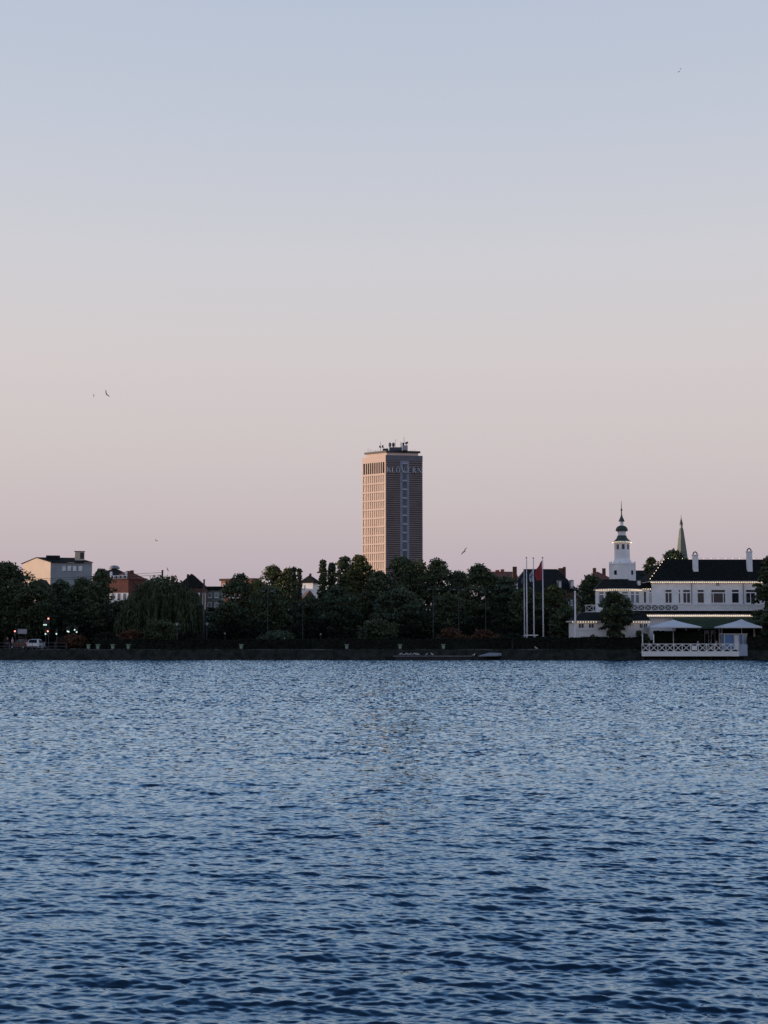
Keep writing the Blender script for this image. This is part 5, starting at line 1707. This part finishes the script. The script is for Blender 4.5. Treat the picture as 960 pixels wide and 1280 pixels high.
def gull_proto():
    o = local_thing('gull', 'x', 'gull', 'gulls resting on the jetty')
    skin('body', [(0, 0, 0.22), (0.1, 0, 0.27), (0.15, 0, 0.37), (0.19, 0, 0.41), (0.27, 0, 0.395), (-0.14, 0, 0.19), (-0.27, 0, 0.18)], [(0, 1), (1, 2), (2, 3), (3, 4), (0, 5), (5, 6)], [0.10, 0.09, 0.055, 0.055, 0.012, 0.07, 0.02], M('gull_white'), o)
    skin('wing', [(0.06, -0.085, 0.24), (-0.1, -0.085, 0.22), (-0.3, -0.04, 0.18)], [(0, 1), (1, 2)], [(0.03, 0.07), (0.03, 0.06), 0.012], M('gull_grey'), o)
    for y in (-0.035, 0.035):
        MB().tube([(0.02, y, 0.0), (0.02, y, 0.16)], 0.008, 5).build('leg', M('beak'), o, origin=(0, 0, 0))
    return o


# jetty with its row of gulls
YJ = 196.0
x0, x1 = ax(491.5, YJ), ax(590, YJ)
zj = az(819.8, YJ)
root = thing('floating_jetty', (x0, YJ, 0), 'long low floating jetty with a pale edge below the trees', 'jetty')
MB().box(x0, x1, YJ, YJ + 1.3, zj - 0.09, zj).build('decking', M('jetty_wood'), root)
MB().box(x0 + 0.3, x1 - 0.1, YJ + 0.12, YJ + 1.2, -0.3, zj - 0.093).build('float', M('jetty_dark'), root)
gp = gull_proto()
for i, (px, rz) in enumerate(((500.2, 0.2), (503, 2.9), (506, 0.1), (509.6, 3.0), (512.6, 0.3), (516, 0.2), (519.8, 2.8), (522.8, 3.1), (533, 0.3), (540.2, 2.9))):
    loc = (ax(px, YJ), YJ + 0.45 + 0.15 * (i % 2), zj)
    lb = '%s white gull from the left in the row on the jetty' % ORD[i]
    if i == 0:
        gp.location = loc; gp.rotation_euler = (0, 0, rz); gp['label'] = lb; gp.scale = (0.95,) * 3
    else:
        dup(gp, loc, rz, lb, scale=0.95 - 0.06 * (i % 3))
dup(gp, (ax(591.6, YJ), 196.0, 0.46), 0.4, 'white gull at the foot of the pale slipway', scale=1.1)
bpy.context.view_layer.update()
dup(gp, (ax(669.6, 199.2), 199.0, G + 0.0), 2.6, 'white gull on the bank below the flagpoles', scale=1.1)


# ------------------------------------------------------------------ bins, railing
def bin_proto():
    o = local_thing('litter_bin', 'x', 'litter bin', 'litter bins along the promenade')
    m = MB().frustum([(-0.27, -0.27), (0.27, -0.27), (0.27, 0.27), (-0.27, 0.27)], 0.08, [(-0.33, -0.33), (0.33, -0.33), (0.33, 0.33), (-0.33, 0.33)], 0.86)
    m.build('body', M('bin_green'), o)
    MB().hexa([(-0.2, -0.31, 0.2), (0.2, -0.31, 0.2), (0.2, -0.28, 0.2), (-0.2, -0.28, 0.2), (-0.24, -0.345, 0.72), (0.24, -0.345, 0.72), (0.24, -0.31, 0.72), (-0.24, -0.31, 0.72)]).build('front_panel', M('bin_front'), o)
    m = MB()
    for a, b, c_, d in ((-0.38, 0.38, -0.38, -0.30), (-0.38, 0.38, 0.30, 0.38), (-0.38, -0.30, -0.299, 0.299), (0.30, 0.38, -0.299, 0.299)): m.box(a, b, c_, d, 0.863, 0.96)
    m.build('rim', M('bin_front'), o)
    MB().box(-0.2, 0.2, -0.2, 0.2, -0.02, 0.078).build('foot', M('dark_metal'), o)
    return o


bp = bin_proto()
for i, (px, lb) in enumerate(((111.6, 'leftmost pale litter bin, beyond the traffic lights'), (123.4, 'pale litter bin second from the left on the promenade'), (142, 'pale litter bin left of the rust shrub by the willow'), (161.4, 'pale litter bin below the left side of the willow'), (302, 'pale litter bin in front of the hedge below the brick block'), (433.6, 'pale litter bin left of the round tree by the hedge'), (500, 'pale litter bin above the left end of the jetty'), (554, 'pale litter bin above the right part of the jetty'))):
    loc = (ax(px, 201.5), 201.5, G + 0.013)
    if i == 0:
        bp.location = loc; bp['label'] = lb; bp.scale = (0.8,) * 3
    else:
        dup(bp, loc, 0, lb, scale=0.8)
root = thing('metal_railing', (ax(-20, 199.4), 199.4, G), 'thin dark metal railing along the bank at the far left', 'railing')
xa, xb = ax(-30, 199.4), ax(84, 199.4)
m = MB()
for z in (G + 0.5, G + 0.98): m.tube([(xa, 199.4, z), (xb, 199.4, z)], 0.025, 6)
m.build('rail', M('grey_metal'), root)
for k in range(9):
    x = xa + (xb - xa) * k / 8
    MB().tube([(x, 199.4, G - 0.1), (x, 199.4, G + 1.0)], 0.035, 6).build('post', M('grey_metal'), root)


# ------------------------------------------------------------------ hedges and shrubs
def hedge(x0, x1, y0, y1, z0, z1, label, n, seed, leaf=0.13):
    r = np.random.default_rng(seed)
    root = thing('clipped_hedge', ((x0 + x1) / 2, (y0 + y1) / 2, z0), label, 'hedge')
    MB().box(x0, x1, y0, y1, z0, z1 - 0.08).build('hedge_core', M('hedge_core'), root)
    k = n // 2
    cx = np.concatenate([r.uniform(x0, x1, k), r.uniform(x0, x1, n - k)])
    cy_ = np.concatenate([np.full(k, y0) + r.normal(0, 0.06, k), r.uniform(y0, y1, n - k)])
    cz = np.concatenate([r.uniform(z0, z1, k), np.full(n - k, z1) + r.normal(0, 0.07, n - k) + 0.06 * np.sin(cx[k:] * 0.9)])
    cen = np.stack([cx - (x0 + x1) / 2, cy_ - (y0 + y1) / 2, cz - z0], 1)
    v, q = leaf_quads(r, cen, leaf * r.uniform(0.6, 1.4, n))
    t = np.repeat(r.uniform(0.4, 1.5, n), 4)
    np_mesh('hedge_leaves', v, q, M('leaf_hedge'), t, root)


hedge(ax(120, 204), ax(388, 204), 203.6, 204.8, G, az(800.5, 204), 'long low dark hedge behind the promenade, left stretch', 9000, 1)
hedge(ax(389, 204), ax(725, 204), 203.7, 204.9, G, az(799.5, 204), 'long low dark hedge from the poplars to the flagpoles', 9000, 2)
hedge(ax(640, 200.2), ax(800.5, 200.2), 199.5, 201.0, G, az(798, 200.2), 'dark hedge along the bank in front of the white low wing', 7000, 3)
hedge(ax(933.8, 199.2), ax(1010, 199.2), 198.7, 200.6, 0.9, az(798, 199.2), 'dark hedge on the bank at the right of the deck', 4000, 4)
hedge(ax(817, 202.5), ax(877, 202.5), 202, 203.2, ZD, az(790, 202.5), 'dark planted box hedge under the left parasol', 4000, 5)

TREES = [
    (8, 705, 64, 225, 'broad', 'leaf_dark', 'dark leafy tree at the far left edge'),
    (44, 727, 52, 222, 'broad', 'leaf_dark', 'dark tree below the pale gable end of the far left block'),
    (76, 727, 46, 232, 'broad', 'leaf_blue', 'blue green tree below the four windows of the pale block'),
    (102, 725, 52, 226, 'broad', 'leaf_dark', 'dark tree right of the four windows of the pale block'),
    (126, 712, 34, 216, 'broad', 'leaf_dark', 'airy tree left of the mansard house'),
    (150, 752, 40, 222, 'broad', 'leaf_blue', 'low dark tree below the mansard house'),
    (262, 766, 44, 232, 'broad', 'leaf_blue', 'low tree right of the dark mast by the hedge'),
    (284, 752, 38, 224, 'broad', 'leaf_dark', 'small dark tree below the brick block'),
    (300, 719, 46, 236, 'broad', 'leaf_dark', 'airy tree covering the brick block'),
    (322, 726, 34, 232, 'broad', 'leaf_olive', 'olive tree right of the brick block'),
    (341, 708, 40, 264, 'broad', 'leaf_olive', 'tall olive tree with a sunlit tip, left of the two cypresses'),
    (360, 711, 34, 262, 'broad', 'leaf_olive', 'olive tree with sunlit crown just left of the cypresses'),
    (338, 735, 60, 222, 'broad', 'leaf_dark', 'wide dark tree behind the leftmost tall twin lamp'),
    (387, 747, 46, 226, 'broad', 'leaf_dark', 'rounded dark tree below the white villa'),
    (431, 698, 38, 238, 'broad', 'leaf_dark', 'leafy tree just right of the poplars'),
    (449, 697, 44, 236, 'broad', 'leaf_olive', 'full crowned tree left of the office tower'),
    (420, 735, 56, 222, 'broad', 'leaf_blue', 'broad tree standing in front of the two poplars'),
    (472, 716, 42, 224, 'broad', 'leaf_dark', 'dark tree at the left foot of the office tower'),
    (502, 697, 60, 236, 'broad', 'leaf_dark', 'tallest dark tree across the foot of the office tower'),
    (500, 738, 66, 220, 'broad', 'leaf_blue', 'lower bluish tree in front of the office tower'),
    (546, 701, 50, 234, 'broad', 'leaf_dark', 'tall dark tree right of the office tower'),
    (572, 715, 30, 232, 'broad', 'leaf_blue', 'slimmer tree between two tall twin lamps'),
    (599, 708, 60, 230, 'broad', 'leaf_dark', 'rounded tall tree above the rust coloured bushes'),
    (560, 744, 56, 220, 'broad', 'leaf_dark', 'lower dark tree behind the rust coloured bush'),
    (634, 722, 46, 227, 'broad', 'leaf_blue', 'bluish tree below the red tiled roof house'),
    (658, 736, 44, 224, 'broad', 'leaf_dark', 'dark tree behind the left flagpoles'),
    (692, 734, 46, 226, 'broad', 'leaf_olive', 'olive tree behind the red flag'),
    (706, 758, 34, 212, 'broad', 'leaf_dark', 'small dark tree left of the white low wing'),
    (740, 721, 46, 224, 'broad', 'leaf_dark', 'dark tree between the hipped roof and the white turret'),
    (815, 697, 26, 226, 'broad', 'leaf_olive', 'small loose tree behind the left hip of the hall roof'),
    (18, 717, 50, 248, 'broad', 'leaf_blue', 'tree set back behind the far left edge tree'),
    (62, 738, 50, 245, 'broad', 'leaf_dark', 'tree set back behind the white hatchback'),
    (118, 738, 46, 245, 'broad', 'leaf_dark', 'tree set back under the long dark roof'),
    (326, 731, 44, 250, 'broad', 'leaf_dark', 'tree set back just left of the leftmost tall twin lamp'),
    (396, 750, 40, 250, 'broad', 'leaf_blue', 'tree set back below the villa and poplars'),
    (440, 712, 46, 252, 'broad', 'leaf_dark', 'tree set back between the poplars and the office tower'),
    (474, 722, 46, 250, 'broad', 'leaf_dark', 'tree set back at the left foot of the office tower'),
    (523, 704, 52, 252, 'broad', 'leaf_olive', 'olive tree set back at the right foot of the office tower'),
    (574, 717, 48, 250, 'broad', 'leaf_dark', 'tree set back beneath the gliding grey gull'),
    (616, 722, 44, 248, 'broad', 'leaf_olive', 'olive tree set back beside the red tiled roof'),
    (648, 741, 44, 240, 'broad', 'leaf_dark', 'tree set back below the left part of the hipped roof'),
    (676, 742, 40, 240, 'broad', 'leaf_blue', 'tree set back below the middle of the hipped roof'),
    (234, 741, 40, 245, 'broad', 'leaf_dark', 'tree set back under the pointed gable house'),
    (842, 690, 56, 228, 'broad', 'leaf_dark', 'dark tree at the foot of the church spire'),
]
AIRY = {126: (3200, 0.24), 300: (3600, 0.25), 816: (1500, 0.22)}
for px, top, w, Y, kind, lm, lb in TREES:
    n, lf = AIRY.get(px, (None, 0.215))
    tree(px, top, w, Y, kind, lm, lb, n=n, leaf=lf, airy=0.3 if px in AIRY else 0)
for px, top, w, Y, lb in ((367, 706.5, 11, 256, 'left cypress of the slim pair beside the white villa'), (374, 708, 10, 257, 'right cypress of the slim pair beside the white villa')):
    tree(px, top, w, Y, 'cone', 'leaf_blue', lb, 'cypress_tree', n=3200, leaf=0.2, group='slim cypresses')
for px, top, w, Y, lb in ((403.5, 696.5, 13, 242, 'left poplar of the tall narrow pair right of the white villa'), (414.6, 697.5, 13.5, 243, 'right poplar of the tall narrow pair right of the white villa')):
    tree(px, top, w, Y, 'poplar', 'leaf_dark', lb, 'poplar_tree', n=6500, leaf=0.2, low=1.0, group='tall narrow poplars')
# trees at the water's edge
tree(767.5, 740, 44, 200.4, 'round', 'leaf_dark', 'round dark tree standing before the white low wing', low=1.7, n=6500, leaf=0.2, K=70)
tree(963, 698, 36, 199.9, 'broad', 'leaf_dark', 'tall dark tree at the right edge beside the hall', low=0.6, n=9500, leaf=0.24, base=1.2)
tree(203.5, 775.5, 46, 206.2, 'round', 'leaf_dark', 'small round tree in front of the weeping willow', low=0.5, n=4200, leaf=0.17)
tree(472, 774.5, 48, 206.4, 'round', 'leaf_dark', 'small round tree between two low park lamps', low=0.5, n=4200, leaf=0.17)
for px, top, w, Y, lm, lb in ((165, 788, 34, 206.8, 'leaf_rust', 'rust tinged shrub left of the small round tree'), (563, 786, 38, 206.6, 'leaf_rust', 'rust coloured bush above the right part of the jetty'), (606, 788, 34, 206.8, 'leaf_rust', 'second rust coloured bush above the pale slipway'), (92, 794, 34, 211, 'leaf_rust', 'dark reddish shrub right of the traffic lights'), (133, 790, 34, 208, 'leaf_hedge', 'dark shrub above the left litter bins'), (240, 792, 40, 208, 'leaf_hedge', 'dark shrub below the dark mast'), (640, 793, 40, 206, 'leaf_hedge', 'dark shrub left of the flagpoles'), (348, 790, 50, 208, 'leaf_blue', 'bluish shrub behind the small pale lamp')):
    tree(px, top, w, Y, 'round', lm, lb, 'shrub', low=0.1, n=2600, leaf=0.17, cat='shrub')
for px, top, w, Y, lb in ((741, 793.5, 14, 201.4, 'low leafy plant against the wall of the white low wing'), (798, 788, 9, 201.4, 'slim plant right of the round dark tree'), (806, 792, 10, 201.2, 'leafy plant at the left end of the deck')):
    tree(px, top, w, Y, 'round', 'leaf_dark', lb, 'leafy_plant', low=0.1, n=900, leaf=0.13, cat='plant')


# weeping willow
def willow(px, top, w, Y):
    r = np.random.default_rng(11)
    x = ax(px, Y); H = az(top, Y) - G; R = w / 2 * Y / F
    root = thing('weeping_willow', (x, Y, G), 'big weeping willow with hanging branches left of the dark mast', 'tree')
    NS, per = 780, 17
    th = r.uniform(0, 2 * PI, NS); rr = R * np.sqrt(r.uniform(0.02, 1, NS))
    # several leaders make the top uneven
    lob = 0.93 + 0.10 * np.sin(3 * th + 1) + 0.06 * np.sin(7 * th)
    dome = H * lob * np.sqrt(np.clip(1 - (rr / (R * 1.06)) ** 2 * 0.72, 0.05, 1)) * r.uniform(0.86, 1.02, NS)
    L = np.minimum(dome - 0.6, r.uniform(0.35, 0.95, NS) * dome)
    t = np.linspace(0, 1, per)[None, :] + r.uniform(-0.03, 0.03, (NS, per))
    z = dome[:, None] - L[:, None] * t
    out = 1 + 0.08 * np.sin(t * PI * 0.5)
    cx = (rr * np.cos(th))[:, None] * out + r.normal(0, 0.07, (NS, per))
    cyy = (rr * np.sin(th))[:, None] * out + r.normal(0, 0.07, (NS, per))
    cen = np.stack([cx, cyy, z], -1).reshape(-1, 3)
    n = len(cen)
    v, q = leaf_quads(r, cen, 0.36 * r.uniform(0.7, 1.3, n), True, 0.24)
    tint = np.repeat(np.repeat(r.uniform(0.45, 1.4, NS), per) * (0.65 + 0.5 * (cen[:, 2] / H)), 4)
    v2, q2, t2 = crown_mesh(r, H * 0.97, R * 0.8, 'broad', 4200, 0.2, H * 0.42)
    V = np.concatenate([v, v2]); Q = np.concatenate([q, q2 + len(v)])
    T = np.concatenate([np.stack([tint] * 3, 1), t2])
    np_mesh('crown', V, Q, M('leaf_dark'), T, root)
    trunk_mb(r, H, R, 3.0, 0.38).build('trunk', M('bark'), root, origin=(0, 0, 0), smooth=True)


willow(200, 722, 106, 214)


# dense undergrowth under and behind the trees: one mass nobody could count
def undergrowth():
    r = np.random.default_rng(21)
    def band(px0, px1, ya, yb, hmin, hmax, n, leaf, seed):
        r = np.random.default_rng(seed)
        Yv = r.uniform(ya, yb, n)
        pxv = r.uniform(px0, px1, n)
        X = (pxv - 480) / F * Yv
        hm = hmin + (hmax - hmin) * (0.5 + 0.25 * np.sin(X * 0.55 + 1) + 0.25 * np.sin(X * 1.37 + Yv * 0.3))
        z = G + hm * r.uniform(0, 1, n) ** 0.8
        cen = np.stack([X, Yv, z], 1)
        v, q = leaf_quads(r, cen, leaf * r.uniform(0.6, 1.4, n))
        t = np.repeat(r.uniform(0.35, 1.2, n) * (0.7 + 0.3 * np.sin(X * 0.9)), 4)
        return v, q, t
    V, Q, T, o = [], [], [], 0
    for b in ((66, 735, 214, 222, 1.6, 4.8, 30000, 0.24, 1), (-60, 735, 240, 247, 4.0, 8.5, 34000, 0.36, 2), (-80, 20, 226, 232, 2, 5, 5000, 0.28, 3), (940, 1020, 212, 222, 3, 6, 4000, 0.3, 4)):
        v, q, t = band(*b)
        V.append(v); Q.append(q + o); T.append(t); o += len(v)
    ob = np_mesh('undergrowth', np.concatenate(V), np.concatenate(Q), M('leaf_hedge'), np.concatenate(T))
    tag(ob, 'dark undergrowth filling the ground below the park trees', 'undergrowth', kind='stuff')


undergrowth()


def bank_grass():
    r = np.random.default_rng(5)
    n = 26000
    X = r.uniform(-75, 75, n)
    t = r.uniform(0.25, 1.05, n)
    dens = 0.5 + 0.3 * np.sin(X * 0.21 + 1) + 0.3 * np.sin(X * 0.83)
    keep = (r.uniform(0, 1, n) < dens) & ((X < ax(795, 198)) | (X > ax(936, 198)))
    X, t = X[keep], t[keep]
    n = len(X)
    cen = np.stack([X, SHORE - 0.25 + 1.9 * t, np.minimum(-0.45 + 2.0 * t, G) + r.uniform(0, 0.10, n)], 1)
    v, q = leaf_quads(r, cen, 0.15 * r.uniform(0.5, 1.5, n), True, 0.3)
    ob = np_mesh('bank_grass', v, q, M('grass'), np.repeat(r.uniform(0.3, 1.5, n), 4))
    tag(ob, 'short dark grass growing on the sloping bank', 'grass', kind='stuff')


bank_grass()

for o in bpy.data.objects:
    if '_o' in o:
        del o['_o']
